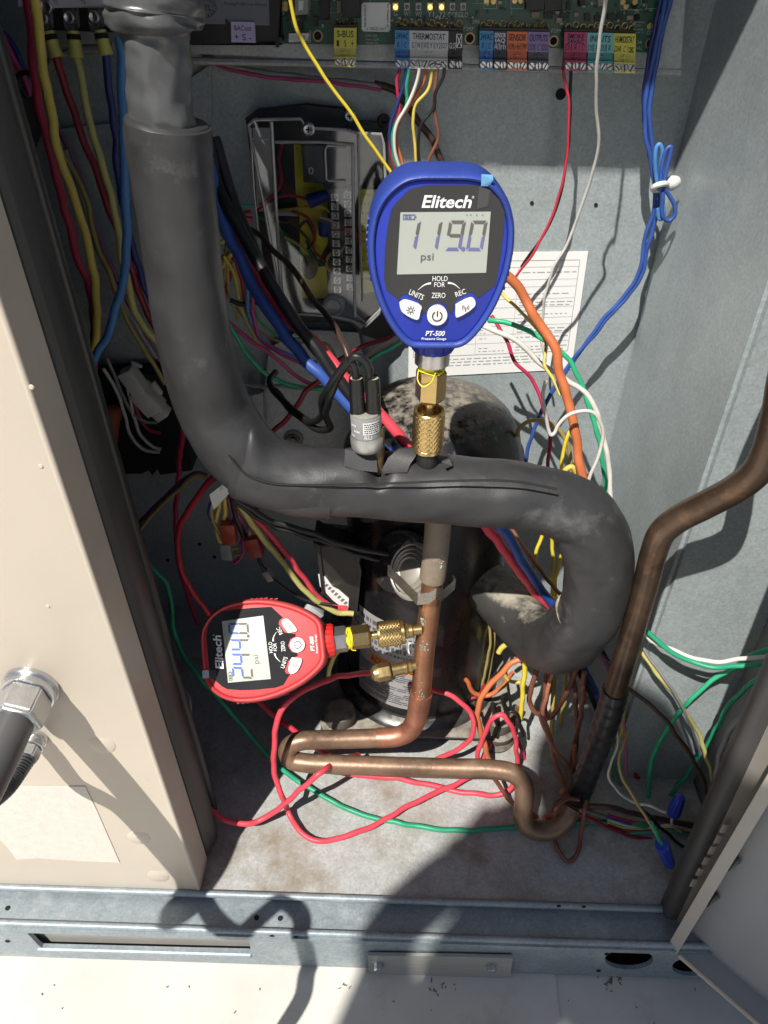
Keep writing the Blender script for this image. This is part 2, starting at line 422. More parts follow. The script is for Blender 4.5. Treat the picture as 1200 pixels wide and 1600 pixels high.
# hole rims and pin holes
def hole(px, py, y, r, name='screw_hole', z=None, parent=cab, mat=DARK):
    bm = BM()
    if z is None:
        p = P(px, py, y); lathe(bm, p + Vector((0, -.0008, 0)), (0, 1, 0), [(0, r), (.0006, r)], 12)
    else:
        p = PZ(px, py, z); lathe(bm, p, (0, 0, 1), [(0, r), (.0006, r)], 12)
    return obj(name, bm, mat, parent)
for (a, b, r) in [(12, 1419, .0022), (401, 1434, .0024), (438, 1435, .0024), (434, 1404, .0016), (476, 1405, .0016)]: hole(a, b, 0, r, z=-.0068)
for (a, b) in [(425, 1462), (463, 1464), (948, 1490), (935, 1516), (12, 1470)]: hole(a, b, YF, .0022)
for (a, b) in [(873, 1415), (912, 1416)]: hole(a, b, yl - .005, .0020)
for (a, b, r) in [(876, 147, .0045), (831, 317, .0018), (931, 320, .0018), (638, 87, .003)]: hole(a, b, YB, r)
for (a, b) in [(112, 500), (61, 307), (312, 850), (262, 875), (335, 870), (60, 306)]: hole(a, b, YB - .007, .0025)
# bolted plate on the rail
pl = thing('bolted_plate', 'small bare metal plate bolted over the rail under the open section', 'plate', P(688, 1515, YF - .004))
bm = BM(); slab(bm, [(575, 1493), (690, 1494.5), (801, 1497), (796, 1541), (690, 1537), (576, 1532)], YF - .0045, .003); obj('plate', bm, M('brushed_plate', (.46, .46, .43), .42, .5, var=.12, scale=40, stretch=(.3, 1, 4)), pl)
for (a, b) in [(592, 1506), (768, 1508)]:
    p = P(a, b, YF - .0045); bm = BM()
    lathe(bm, p + Vector((0, .0005, 0)), (0, -1, 0), [(0, .0062), (.0012, .0062), (.0014, .0045)], 20)
    lathe(bm, p, (0, -1, 0), [(.001, .0045), (.0055, .0045), (.0065, .0036)], 6); obj('bolt', bm, STEEL, pl, smooth=20)
# sheet metal bracket behind the wires, beside the compressor
bk = thing('metal_bracket', 'grey sheet metal bracket with a bolt behind the pressure switch', 'bracket', P(480, 620, .725))
bm = BM(); slab(bm, [(420, 545), (470, 515), (560, 520), (575, 600), (560, 745), (396, 745), (405, 640), (412, 620)], .725, .004)
obj('plate', bm, GALV_LIGHT, bk)
bm = BM(); slab(bm, [(378, 622), (410, 614), (414, 690), (386, 690)], .70, .006); obj('flange', bm, GALV_LIGHT, bk)
p = P(459, 685, .725); bm = BM(); lathe(bm, p, (0, -1, 0), [(0, .011), (.0015, .011), (.002, .007), (.0035, .0065)], 20); lathe(bm, p, (0, -1, 0), [(.003, .0045), (.007, .0045)], 6); obj('bolt', bm, M('dull_bolt', (.16, .15, .14), .45, .6), bk, smooth=25)

# ================================================================== left front panel
fp = thing('front_panel', 'beige painted front panel left of the opening with conduit hole', 'panel', P(200, 1390, .36))
e0 = P(311, 1393, .36); e1 = P(0, 480, .36)
k = (1.19 - e0.z) / (e1.z - e0.z); e2 = e0 + (e1 - e0) * k
bm = BM()
prism(bm, [[Vector((-.95, .36, e0.z)), e0, e2, Vector((-.95, .36, e2.z))]], (0, .0012, 0)); obj('sheet', bm, BEIGE, fp)
bm = BM()
prism(bm, [[e0 + Vector((-.0012, .0012, 0)), e2 + Vector((-.0012, .0012, 0)), e2 + Vector((-.0012, .032, 0)), e0 + Vector((-.0012, .032, 0))]], (.0024, 0, 0)); obj('edge_return', bm, BEIGE_EDGE, fp)
bm = BM(); tube(bm, [(*(e0 + Vector((-.0004, .0015, 0))), .0022), (*(e2 + Vector((-.0004, .0015, 0))), .0022)], seg=10, n=8); obj('edge_fold', bm, BEIGE, fp)
# seal: bulb strip behind the return
g0 = e0 + Vector((0, .034, 0)); g2 = e2 + Vector((0, .034, 0))
seal = thing('door_seal', 'black rubber door seal strip along the beige front panel edge', 'seal', g0)
def bulb(A, B, prof, name, mat, par):
    bm = BM()
    ra = [bm.verts.new(A + Vector((x, y, 0))) for x, y in prof]; rb = [bm.verts.new(B + Vector((x, y, 0))) for x, y in prof]
    n = len(prof)
    for i in range(n): bm.faces.new((ra[i], ra[(i + 1) % n], rb[(i + 1) % n], rb[i]))
    bm.faces.new(ra); bm.faces.new(rb)
    return obj(name, bm, mat, par, smooth=50)
bulb(g0 + Vector((0, 0, .004)), g2, [(-.012, -.001), (.002, -.001), (.005, .003), (.0035, .006), (.006, .010), (.0075, .018), (.006, .028), (.002, .036), (-.003, .041), (-.012, .041)], 'bulb', RUBBER, seal)
bulb(g0 + Vector((.002, .041, .012)), g2 + Vector((.002, .041, 0)), [(-.012, 0), (-.001, 0), (.001, .002), (.001, .006), (-.012, .006)], 'lip', M('rubber_lip', (.02, .02, .02), .4), seal)
# post the panel closes on
bm = BM(); prism(bm, [[g0 + Vector((-.012, .0, 0)), g2 + Vector((-.012, 0, 0)), g2 + Vector((-.012, .048, 0)), g0 + Vector((-.012, .048, 0))]], (-.004, 0, 0)); obj('front_post', bm, GALV_RAIL, cab)
bm = BM(); prism(bm, [[g0 + Vector((-.016, .044, 0)), g2 + Vector((-.016, .044, 0)), Vector((-.40, g2.y + .044, g2.z)), Vector((-.40, g0.y + .044, g0.z))]], (0, .003, 0)); obj('post_wall', bm, SHADE_LINER, cab)
# knockouts, primer patch, paint chips
for (a, b, rx) in [(159, 1163, 21), (217, 1308, 18), (247, 1368, 17)]:
    p = P(a, b, .36); r = rx * m_per_px(p); bm = BM()
    lathe(bm, p + Vector((0, .0006, 0)), Vector((0, -1, .05)), [(0, r), (.0008, r), (.0010, r - .0004)], 28); obj('knockout', bm, BEIGE, fp)
bm = BM(); slab(bm, [(-30, 1232), (20, 1228), (90, 1229), (133, 1229), (150, 1264), (187, 1348), (120, 1345), (60, 1341), (25, 1343), (14, 1327), (-2, 1310), (-40, 1300)], .3594, .0004)
obj('glue_patch', bm, M('glue_patch', (.62, .58, .53), .8, var=.07, scale=120, bump=.3, bscale=500), fp)
for (a, b) in [(75, 947), (49, 605), (64, 728)]:
    p = P(a, b, .36); bm = BM(); lathe(bm, p, (0, -1, .2), [(0, .0016), (.0006, .001)], 9); obj('paint_chip', bm, BEIGE, fp)
# ------------------------------------------------ conduit connectors on the panel
def gland(base, r, name, label, L1, hexr, hexl, conr, conpath, mat_con, ribs):
    t = thing(name, label, 'conduit', base)
    bm = BM(); lathe(bm, base, (0, -1, 0), [(0, r), (.003, r), (.004, r * .97), (.004, r * .90), (.0065, r * .90), (.007, r * .94), (.0095, r * .94), (.010, r * .86)], 36); obj('lock_ring', bm, STEEL, t, smooth=25)
    bm = BM(); A = base + Vector((0, -.010, 0))
    lathe(bm, A, (0, -1, 0), [(0, hexr * .93), (.002, hexr), (hexl - .002, hexr), (hexl, hexr * .92)], 6, hint=Vector((.35, 0, 1))); bmesh.ops.bevel(bm, geom=bm.edges[:], offset=.0012, segments=2, affect='EDGES')
    obj('hex_nut', bm, M('cast_zinc', (.50, .51, .52), .42, .75, var=.14, scale=90, bump=.25, bscale=500), t, smooth=30)
    bm = BM(); B = A + Vector((0, -hexl, 0))
    pts = [(*(B + Vector(v)), conr) for v in conpath]
    tube(bm, pts, seg=24, n=14 if not ribs else 40, shape=(lambda i, n, th, c: 1 + .10 * math.sin(i * 1.6)) if ribs else None)
    obj('conduit', bm, mat_con, t, smooth=60)
    return t
CONDUIT = M('grey_conduit', (.085, .085, .09), .38, var=.1, scale=60, bump=.05)
b1 = P(50, 1072, .36)
gland(b1, .0200, 'liquidtight_conduit', 'thick dark grey conduit leaving the beige panel through a zinc hex nut', .01, .0190, .023, .0135,
      [(0, .004, 0), (0, -.03, -.001), (-.003, -.08, -.004), (-.010, -.125, -.008), (-.03, -.165, .0), (-.06, -.21, .05), (-.1, -.28, .15), (-.2, -.46, .42)], CONDUIT, False)
b2_ = P(56, 1152, .36)
_L = Vector((.56, 1.0, -1.5))
ARM = [(0, .004, 0), (-.004, -.02, .001)]
for (a, b, sf, t_) in [(190, 1268, 'p', .085), (250, 1332, 'p', .125), (300, 1388, 'p', .165), (345, 1450, 'r', .215), (378, 1462, 'r', .245), (405, 1438, 'r', .262), (440, 1412, 'r', .272), (466, 1428, 'r', .262), (474, 1470, 'f', .225), (482, 1520, 'd', .20), (474, 1560, 'd', .17), (448, 1605, 'd', .14), (400, 1680, 'd', .08), (380, 1740, 'd', .02)]:
    S_ = P(a, b, .36) if sf == 'p' else PZ(a, b, -.007) if sf == 'r' else P(a, b, YF) if sf == 'f' else PZ(a, b, DZ)
    ARM.append(tuple(S_ - _L * t_ - (b2_ + Vector((0, -.022, 0)))))
gland(b2_, .0095, 'armoured_cable', 'thin ribbed armoured cable leaving the panel just under the thick conduit', .008, .0090, .010, .0072,
      ARM, M('dark_armour', (.05, .05, .055), .4, .3), True)

# ================================================================== right: seal, post and open door
r0 = PZ(1040, 1432, 0); r1 = P(1200, 1072, r0.y)
kk = (1.19 - r0.z) / (r1.z - r0.z); r2 = r0 + (r1 - r0) * kk
seal2 = thing('door_seal', 'black rubber door seal strip beside the open door on the right', 'seal', r0)
bulb(r0 + Vector((0, 0, .002)), r2, [(.012, -.004), (.004, -.004), (-.001, -.001), (-.003, .004), (-.0015, .008), (-.002, .012), (.001, .015), (.005, .016), (.012, .016)], 'bulb', RUBBER, seal2)
TAUPE = M('taupe_post_paint', (.19, .175, .155), .45, var=.08, scale=15)
bm = BM(); A = r0 + Vector((.009, -.004, 0)); B = r2 + Vector((.009, -.004, 0))
prism(bm, [[A, B, B + Vector((.03, -.008, 0)), A + Vector((.03, -.008, 0))]], (.001, .004, 0)); obj('door_post', bm, TAUPE, cab)
bm = BM(); prism(bm, [[A + Vector((.004, .032, 0)), B + Vector((.004, .032, 0)), B + Vector((.094, .05, 0)), A + Vector((.094, .05, 0))]], (0, .003, 0)); obj('post_wall', bm, TAUPE, cab)
# door, swung wide open: its inner face looks back at the camera
dz0 = -.012
d0 = PZ(1043, 1477, dz0); d1 = PZ(1190, 1605, dz0)
dd = (d1 - d0); dd.z = 0; dd.normalize(); nn = Vector((dd.y, -dd.x, 0))       # inner normal
if nn.dot(Vector((0, -1, 0))) < 0: nn = -nn
v1 = P(1200, 1186, d0.y); up = (v1 - d0); up = Vector((up.x * 0 + 0.02 * up.z, 0, up.z)).normalized()
DW, DH, DT = .48, 1.08, .022
dr = thing('door', 'open door panel with shade-greyed inner face and screw tips, lower right', 'door', d0)
def dq(u, n, z): return d0 + dd * u + nn * n + up * z
bm = BM(); prism(bm, [[dq(.002, -DT, 0), dq(DW, -DT, 0), dq(DW, -DT, DH), dq(.002, -DT, DH)]], nn * -.0015); obj('sheet', bm, BEIGE_SHADED, dr)
bm = BM(); prism(bm, [[dq(0, -DT - .0015, 0), dq(0, 0, 0), dq(0, 0, DH), dq(0, -DT - .0015, DH)]], dd * .0016); prism(bm, [[dq(.0005, 0, 0), dq(.010, 0, 0), dq(.010, 0, DH), dq(.0005, 0, DH)]], nn * .0014); obj('edge_flange', bm, M('door_edge_paint', (.44, .41, .37), .42, var=.05, scale=15, bump=.1, bscale=800), dr)
bm = BM(); prism(bm, [[dq(.0165, -DT, 0), dq(DW, -DT, 0), dq(DW, 0, 0), dq(.0165, 0, 0)]], up * .0015); obj('bottom_flange', bm, BEIGE_SHADED, dr)
bm = BM(); tube(bm, [(*dq(.012, .0004, .0006), .0022), (*dq(DW, .0004, .0006), .0022)], seg=8, n=6); obj('bottom_hem', bm, M('door_hem_paint', (.5, .44, .36), .4), dr)
# where a photo pixel meets the inner face
def door_hit(px, py):
    d = ray(px, py); q = dq(0, -DT, 0); t = (q - CAM).dot(nn) / d.dot(nn); return CAM + d * t
for (a, b) in [(1152, 1342), (1122, 1362), (1119, 1398)]:
    p = door_hit(a, b); bm = BM()
    pr = []
    for j in range(26): pr.append((.0009 * j * .55, (.0032 - .00009 * j) * (1 + .22 * math.sin(j * 2.1))))
    pr.append((.0009 * 26 * .55 + .003, .0003))
    lathe(bm, p, nn, pr, 14); obj('screw_tip', bm, M('dark_screw', (.18, .18, .18), .4, .8), dr)
for i in range(6):
    p = P(1084 + i * 9.6, 1380 - i * 17, r0.y - .010)
    bm = BM(); box(bm, p + Vector((0, .0004, 0)), (.0045, .0016, .0115), bev=.0004); obj('hinge_knuckle', bm, M('hinge_paint', (.30, .28, .25), .45), dr)
# ================================================================== compressor
CX, CY = .046, .628
CBLACK = M('compressor_black_paint', (.010, .010, .011), .28, var=.3, scale=40, bump=.08, bscale=120, dust=((.24, .215, .175), 105, .98, 1.20, .62), spots=((.22, .20, .17), 150, .70, .74, 0))
cp = thing('compressor', 'black scroll compressor shell with dusty top standing behind the pipes', 'compressor', (CX, CY, 0))
bm = BM()
lathe(bm, (CX, CY, 0), (0, 0, 1), [(.032, .080), (.034, .084), (.30, .084), (.315, .0835), (.318, .0865), (.333, .0865), (.337, .083), (.352, .080), (.368, .071), (.380, .058), (.388, .040), (.392, .02), (.393, .004)], 64)
obj('shell', bm, CBLACK, cp, smooth=60)
bm = BM()
lathe(bm, (CX, CY, 0), (0, 0, 1), [(.014, .094), (.018, .097), (.021, .097), (.026, .093), (.030, .084), (.045, .0835)], 64, cap0=False, cap1=False)
obj('base_ring', bm, M('worn_black_rim', (.06, .06, .06), .3, .4, var=.5, scale=60, dust=((.30, .27, .22), 50, .9, 1.2, .5)), cp)
for sx, sy in ((-1, -1), (1, -1), (-1, 1), (1, 1)):
    bm = BM(); c = Vector((CX + sx * .088, CY + sy * .082, 0))
    lathe(bm, c, (0, 0, 1), [(0, .021), (.004, .022), (.010, .018), (.014, .021), (.020, .021), (.024, .016), (.030, .018), (.040, .017), (.044, .012), (.046, .006)], 26); obj('foot', bm, M('rubber_foot', (.10, .09, .075), .8, var=.3, dust=((.42, .38, .31), 60, .62, 1.0, .3)), cp)
bm = BM(); prism(bm, [[Vector((CX + x, CY + y, .019)) for x, y in ((-.105, -.07), (-.09, -.10), (-.06, -.10), (.06, -.10), (.09, -.10), (.105, -.07), (.105, .07), (.09, .10), (-.09, .10), (-.105, .07))]], (0, 0, .003)); obj('base_plate', bm, M('dusty_base', (.05, .05, .05), .5, dust=((.36, .33, .27), 40, .8, 1.15, .5)), cp)
# label wrapped on the shell
def cyl(th, z, r): return Vector((CX + r * math.sin(th), CY - r * math.cos(th), z))
def wrap_quad(bm, t0, t1, z0, z1, r, n=10):
    a = [bm.verts.new(cyl(t0 + (t1 - t0) * i / n, z0, r)) for i in range(n + 1)]; b = [bm.verts.new(cyl(t0 + (t1 - t0) * i / n, z1, r)) for i in range(n + 1)]
    for i in range(n): bm.faces.new((a[i], a[i + 1], b[i + 1], b[i]))
R0 = .0845
bm = BM(); wrap_quad(bm, -1.15, .02, .118, .171, R0, 24); wrap_quad(bm, -.92, .0, .046, .118, R0, 24); lb = obj('rating_label', bm, M('label_silver', (.36, .36, .365), .4, .1, var=.04), cp)
bm = BM(); wrap_quad(bm, -.72, -.01, .1015, .1155, R0 + .0003, 16); obj('warning_band', bm, M('orange_band', (.80, .22, .02), .5), lb)
bm = BM(); t = text_bm('ADVERTENCIA', .058, .0095, 0, .01); bmesh.ops.subdivide_edges(t, edges=t.edges[:], cuts=1)
for v in t.verts: v.co = cyl(-.36 + v.co.x / R0, .1085 + v.co.z, R0 + .0006)
merge(bm, t); tag(obj('warning_text', bm, INK, lb, smooth=0), kind='stuff')
bm = BM(); rn = random.Random(5)
for i in range(17):
    z = .049 + i * .0030
    x = -.90
    while x < -.04:
        l = rn.uniform(.05, .3)
        if rn.random() < .85: wrap_quad(bm, x, min(-.02, x + l), z, z + .0015, R0 + .0003, 4)
        x += l + .02
for zz, hh in ((.124, .003), (.131, .006), (.140, .006), (.150, .004), (.158, .006)):
    x = -1.05
    while x < -.06:
        l = rn.uniform(.015, .05); wrap_quad(bm, x, x + l, zz, zz + hh, R0 + .0003, 2); x += l + rn.uniform(.012, .03)
tag(obj('label_print', bm, M('label_print', (.10, .10, .11), .6), lb), kind='stuff')
bm = BM(); wrap_quad(bm, -.20, .01, .132, .152, R0 + .0004, 6); obj('white_sticker', bm, PAPER, lb)
bm = BM()
t = text_bm('130', .012, .006)
for v in t.verts: v.co = cyl(-.10 + v.co.x / R0, .138 + v.co.z, R0 + .0008)
merge(bm, t); t = text_bm('1860', .013, .005)
for v in t.verts: v.co = cyl(-.10 + v.co.x / R0, .1475 + v.co.z, R0 + .0008)
merge(bm, t); tag(obj('sticker_text', bm, INK, lb, smooth=0), kind='stuff')
# electrical cover on its left flank
tb = thing('terminal_cover', 'black plastic terminal cover with white sticker on the compressor side', 'cover', P(530, 900, .56))
bm = BM(); slab(bm, [(495, 850), (540, 855), (560, 870), (565, 890), (558, 955), (547, 960), (503, 925)], .565, .03, bev=.003); obj('cover', bm, M('cover_plastic', (.02, .019, .018), .4, dust=((.2, .18, .15), 45, .6, .8, 0)), tb, smooth=35)
bm = BM(); slab(bm, [(560, 865), (575, 868), (586, 890), (582, 935), (570, 970), (556, 960)], .58, .03, bev=.003); obj('hinge_side', bm, BLACKP, tb, smooth=35)
bm = BM(); slab(bm, [(497, 897), (508, 901), (520, 917), (530, 922), (545, 935), (544, 956), (520, 938), (500, 916)], .5642, .0006); obj('sticker', bm, PAPER, tb)
bm = BM()
for i in range(8): text_px(bm, 'IIII', 505 + i * 5, 910 + i * 4.6, .5638, 4, 5, rot=38)
tag(obj('sticker_print', bm, INK, tb, smooth=0), kind='stuff')

# ================================================================== suction line in foam
FOAM = M('black_foam_insulation', (.034, .034, .036), .48, var=.22, scale=38, bump=.13, bscale=800, spec=.42, rvar=.1, dust=((.20, .195, .185), 210, .70, .76, 0), spots=((.10, .10, .10), 26, .58, .74, 0))
FOAM_D = M('dusty_foam', (.035, .034, .033), .5, var=.2, scale=50, bump=.2, bscale=300, dust=((.33, .30, .24), 48, .74, .98, .40))
sp = thing('insulated_suction_line', 'black foam insulated suction pipe bending across the compressor front', 'pipe', P(300, 560, .47))
ri = .0245
def pth(l, r): return [(*P(a, b, y), (q[0] if q else r)) for a, b, y, *q in l]
TAPEW = M('grey_shrink_tape', (.075, .078, .082), .30, var=.25, scale=35, bump=.4, bscale=45, spec=.6)
bm = BM()
tube(bm, pth([(236, -120, .458, .0250), (238, -20, .457, .0250), (240, 20, .457, .0246), (241, 42, .456, .0236), (242, 50, .456, .0172), (246, 90, .456, .0166), (250, 150, .456, .0168), (256, 205, .456, .0178)], 0), seg=40, n=8,
     shape=lambda i, n, th, c: 1 + .03 * math.sin(3 * th + i * .25) + .02 * math.sin(i * .9 + 2 * th) + .02 * math.sin(7 * th - i * .5))
obj('taped_pipe', bm, TAPEW, sp, smooth=70)
def foamshape(a, b, ph):
    return lambda i, n, th, c: 1 + .026 * mnoise.noise(Vector((c.x * 30 + math.cos(th) * 1.3, c.z * 30, math.sin(th) * 1.3 + ph))) + .010 * mnoise.noise(Vector((c.x * 110 + math.cos(th) * 4, c.z * 110, math.sin(th) * 4 + ph))) + a * math.sin(2 * th + i * .03 + ph) + b * math.sin(c.x * 110 + 3 * th) * math.sin(c.z * 90 + ph) + b * .4 * math.sin(9 * th + i * .2)
bm = BM()
rr = tube(bm, pth([(262, 188, .456, .0214), (262, 194, .456, .0234), (263, 215, .456, .0239), (268, 260, .456, .0236), (279, 350, .456, .0230), (290, 440, .456, .0233), (303, 525, .456, .0240), (318, 590, .456, .0246), (338, 645, .460, .0256), (368, 694, .456, .0258), (410, 733, .454, .0248), (462, 753, .452, .0238), (520, 760, .452, .0236)], 0), seg=56, n=14, shape=foamshape(.02, .014, .6))
obj('foam_sleeve', bm, FOAM, sp, smooth=70)
# the next sleeve, split on its upper side and peaked at the joint
path2 = smooth_path(pth([(372, 722, .4555, .0225), (385, 726, .455, .0262), (410, 733, .454, .0272), (462, 744, .452, .0262), (520, 752, .451, .0245), (580, 757, .451, .0243), (640, 761, .451, .0245), (700, 765, .451, .0250), (760, 770, .450, .0252), (820, 776, .450, .0250), (868, 787, .450, .0250), (905, 806, .450, .0256), (926, 838, .450, .0262), (934, 880, .450, .0264), (930, 925, .451, .0262), (918, 962, .455, .0262), (896, 985, .464, .0262)], 0), 14)
bm = BM()
def sh2(i, n, th, c):
    f = 1 + .018 * math.sin(2 * th + i * .07) + .016 * math.sin(c.x * 130 + 3 * th) + .006 * math.sin(9 * th + i * .3)
    return f + .028 * mnoise.noise(Vector((c.x * 34 + math.cos(th) * 1.3, c.z * 34, math.sin(th) * 1.3))) + .012 * mnoise.noise(Vector((c.x * 120 + math.cos(th) * 4, c.z * 120, math.sin(th) * 4)))
tube_raw(bm, path2, 56, True, sh2)
# peak where the slit foam is pushed up, and dents beside the fittings
pk = P(400, 682, .452)
for v in bm.verts:
    d = (v.co - P(398, 700, .447)); k = math.exp(-(d.x / .008) ** 2 - (d.z / .011) ** 2 - (d.y / .014) ** 2)
    v.co += Vector((.0, -.003, .015)) * k
    d = (v.co - P(470, 700, .447)); v.co += Vector((0, 0, -.004)) * math.exp(-(d.x / .022) ** 2 - (d.z / .014) ** 2)
    d = (v.co - P(592, 728, .440)); v.co += Vector((0, .004, -.010)) * math.exp(-(d.x / .006) ** 2 - (d.z / .010) ** 2 - (d.y / .02) ** 2)
    d = (v.co - P(672, 720, .440)); v.co += Vector((0, .002, -.006)) * math.exp(-(d.x / .014) ** 2 - (d.z / .008) ** 2)
obj('foam_sleeve', bm, FOAM, sp, smooth=70)
# dusty last length, coming back up to the compressor
bm = BM()
tube(bm, pth([(914, 958, .455, .0245), (893, 995, .468, .0268), (862, 1004, .490, .0276), (835, 990, .515, .0274), (800, 955, .545, .0268), (765, 920, .570, .0262), (735, 890, .590, .0258)], 0), seg=52, n=14, shape=foamshape(.03, .02, 1.9))
obj('foam_sleeve', bm, FOAM_D, sp, smooth=70)
# seam line and torn flaps
bm = BM()
def lip_path(l, r): tube(bm, [(*P(a, b, y), r) for a, b, y in l], seg=6, n=8)
lip_path([(358, 712, .428), (380, 738, .4265), (420, 754, .4262), (480, 758, .4263), (560, 757, .4265), (640, 754, .4258), (720, 751, .4252), (800, 752, .4250), (870, 764, .4252)], .0008)
obj('seam', bm, M('seam_dark', (.012, .012, .012), .7), sp)
def flap(px_in, y0, y1, name='torn_flap'):
    bm = BM(); pts = [P(a, b, y) for (a, b), y in zip(px_in, y1)]
    c = sum(pts, Vector()) / len(pts)
    nv = Vector((.05, -.0025, .0012))
    prism(bm, [pts], Vector((.0004, .0028, -.0006)))
    bmesh.ops.triangulate(bm, faces=[f for f in bm.faces if len(f.verts) > 4])
    o = obj(name, bm, FOAM, sp, smooth=30); return o
flap([(539, 702), (583, 699), (588, 712), (590, 738), (560, 735), (538, 728)], 0, [.446, .447, .446, .438, .437, .438])
flap([(606, 716), (622, 702), (648, 700), (650, 712), (641, 725), (636, 738), (600, 740), (596, 735)], 0, [.446, .449, .449, .447, .443, .437, .437, .438])
flap([(690, 722), (703, 717), (707, 728), (696, 732)], 0, [.444, .446, .443, .439])

# ================================================================== copper discharge line
COPPER = M('tarnished_copper', (.42, .20, .11), .38, .75, var=.28, scale=45, bump=.12, bscale=200, spots=((.30, .20, .15), 60, .5, .7, 0))
COPPER_BR = M('brown_copper', (.20, .125, .082), .40, .5, var=.4, scale=24, bump=.18, bscale=250, dust=((.30, .235, .165), 40, .85, 1.3, .4), spots=((.30, .14, .08), 34, .56, .72, 0))
COPPER_DK = M('dark_oxidised_copper', (.10, .066, .046), .32, .65, var=.5, scale=18, bump=.12, bscale=200, spots=((.22, .12, .07), 30, .55, .72, 0))
COPPER_RED = M('heat_reddened_copper', (.36, .155, .10), .42, .6, var=.32, scale=45, bump=.12)
GREENISH = M('verdigris', (.22, .31, .26), .85, var=.4, scale=200, bump=.6)
rp = .0094
dl = thing('discharge_line', 'bare copper discharge pipe dropping past the compressor label into a U bend', 'pipe', P(660, 1000, .485))
bm = BM(); tube(bm, pth([(690, 760, .50), (686, 800, .497), (682, 850, .495), (676, 905, .491)], .0109), seg=28, n=6); obj('tan_sleeve', bm, M('tan_sleeve', (.22, .175, .13), .7, var=.15, scale=80, bump=.2, spots=((.40, .52, .46), 90, .66, .74, 0)), dl)
bm = BM(); tube(bm, pth([(677, 898, .4915), (670, 960, .487), (663, 1020, .484), (658, 1085, .481)], rp), seg=28, n=6); obj('riser', bm, COPPER, dl)
bm = BM(); tube(bm, pth([(658, 1082, .481, .0106), (655, 1100, .480, .0106), (653, 1112, .479, .0104)], 0), seg=28, n=4); obj('elbow_socket', bm, COPPER_RED, dl)
bm = BM(); tube(bm, pth([(653, 1108, .4792), (649, 1126, .478), (638, 1143, .477), (618, 1151, .476), (590, 1153, .476)], rp * 1.06), seg=28, n=8); obj('elbow', bm, COPPER_RED, dl)
bm = BM()
z1 = P(600, 1152, .476).z
tube(bm, pth([(600, 1153, .476), (540, 1155, .474), (500, 1156, .472), (474, 1157, .470), (456, 1163, .468), (449, 1175, .465), (456, 1187, .462), (478, 1192, .460), (520, 1194, .459), (600, 1197, .458), (700, 1200, .457), (770, 1202, .455), (800, 1208, .452), (817, 1224, .446), (819, 1250, .436), (817, 1275, .427), (826, 1293, .421), (850, 1299, .420), (872, 1292, .423), (886, 1276, .428), (893, 1262, .434)], rp), seg=28, n=10)
obj('u_bend_run', bm, COPPER_BR, dl)
for (a, b, y) in [(658, 1086, .4712), (663, 1012, .4746), (660, 975, .4775), (688, 880, .4825)]:
    bm = BM(); rn = random.Random(a)
    for i in range(13):
        p = P(a + rn.gauss(0, 4), b + rn.gauss(0, 6), y + .0008 + rn.uniform(-.0006, .0008)); lathe(bm, p, (0, -1, .3), [(0, .0009 * rn.uniform(.4, 1.3)), (.0003, .0004)], 6)
    tag(obj('verdigris', bm, GREENISH, dl), kind='stuff')
# strap with the temperature disc
dc = P(655, 893, .50)
cl = thing('clamp_thermostat', 'ribbed silver disc thermostat held against the copper pipe by a bent strap', 'thermostat', dc)
dax = Vector((-.62, -.55, .50)).normalized()
bm = BM(); lathe(bm, P(648, 893, .513), dax, [(0, .026), (.004, .026), (.005, .024), (.004, .0225), (.0045, .021), (.006, .020), (.005, .0185), (.0055, .0175), (.0072, .0165), (.0062, .015), (.0068, .014), (.0082, .0128), (.0072, .0112), (.0088, .008), (.009, .001)], 44); obj('disc', bm, M('disc_metal', (.34, .32, .28), .5, .4, var=.15, scale=80, dust=((.3, .27, .22), 80, .9, 1.2, .4)), cl, smooth=28)
bm = BM(); lathe(bm, P(637, 880, .535), dax, [(0, .030), (.014, .030), (.018, .027), (.018, .001)], 40); obj('cup', bm, M('cup_black', (.015, .015, .015), .4, dust=((.3, .27, .22), 90, .7, .95, .3)), cl, smooth=40)
bm = BM()
sp_ = [P(606, 884, .50), P(630, 908, .487), P(653, 931, .475), P(672, 928, .471), P(682, 921, .470), P(692, 924, .474), P(712, 907, .492), P(706, 896, .51)]
hz = Vector((0, 0, .0095)); va = [bm.verts.new(p - hz * .5 - Vector((0, .0, .006))) for p in sp_]; vb = [bm.verts.new(p + hz * .5 - Vector((0, 0, .003))) for p in sp_]
for i in range(len(sp_) - 1): bm.faces.new((va[i], va[i + 1], vb[i + 1], vb[i]))
bmesh.ops.solidify(bm, geom=bm.faces[:], thickness=.0012)
obj('strap', bm, M('spring_steel', (.55, .53, .50), .25, .85, var=.12), cl, smooth=20)

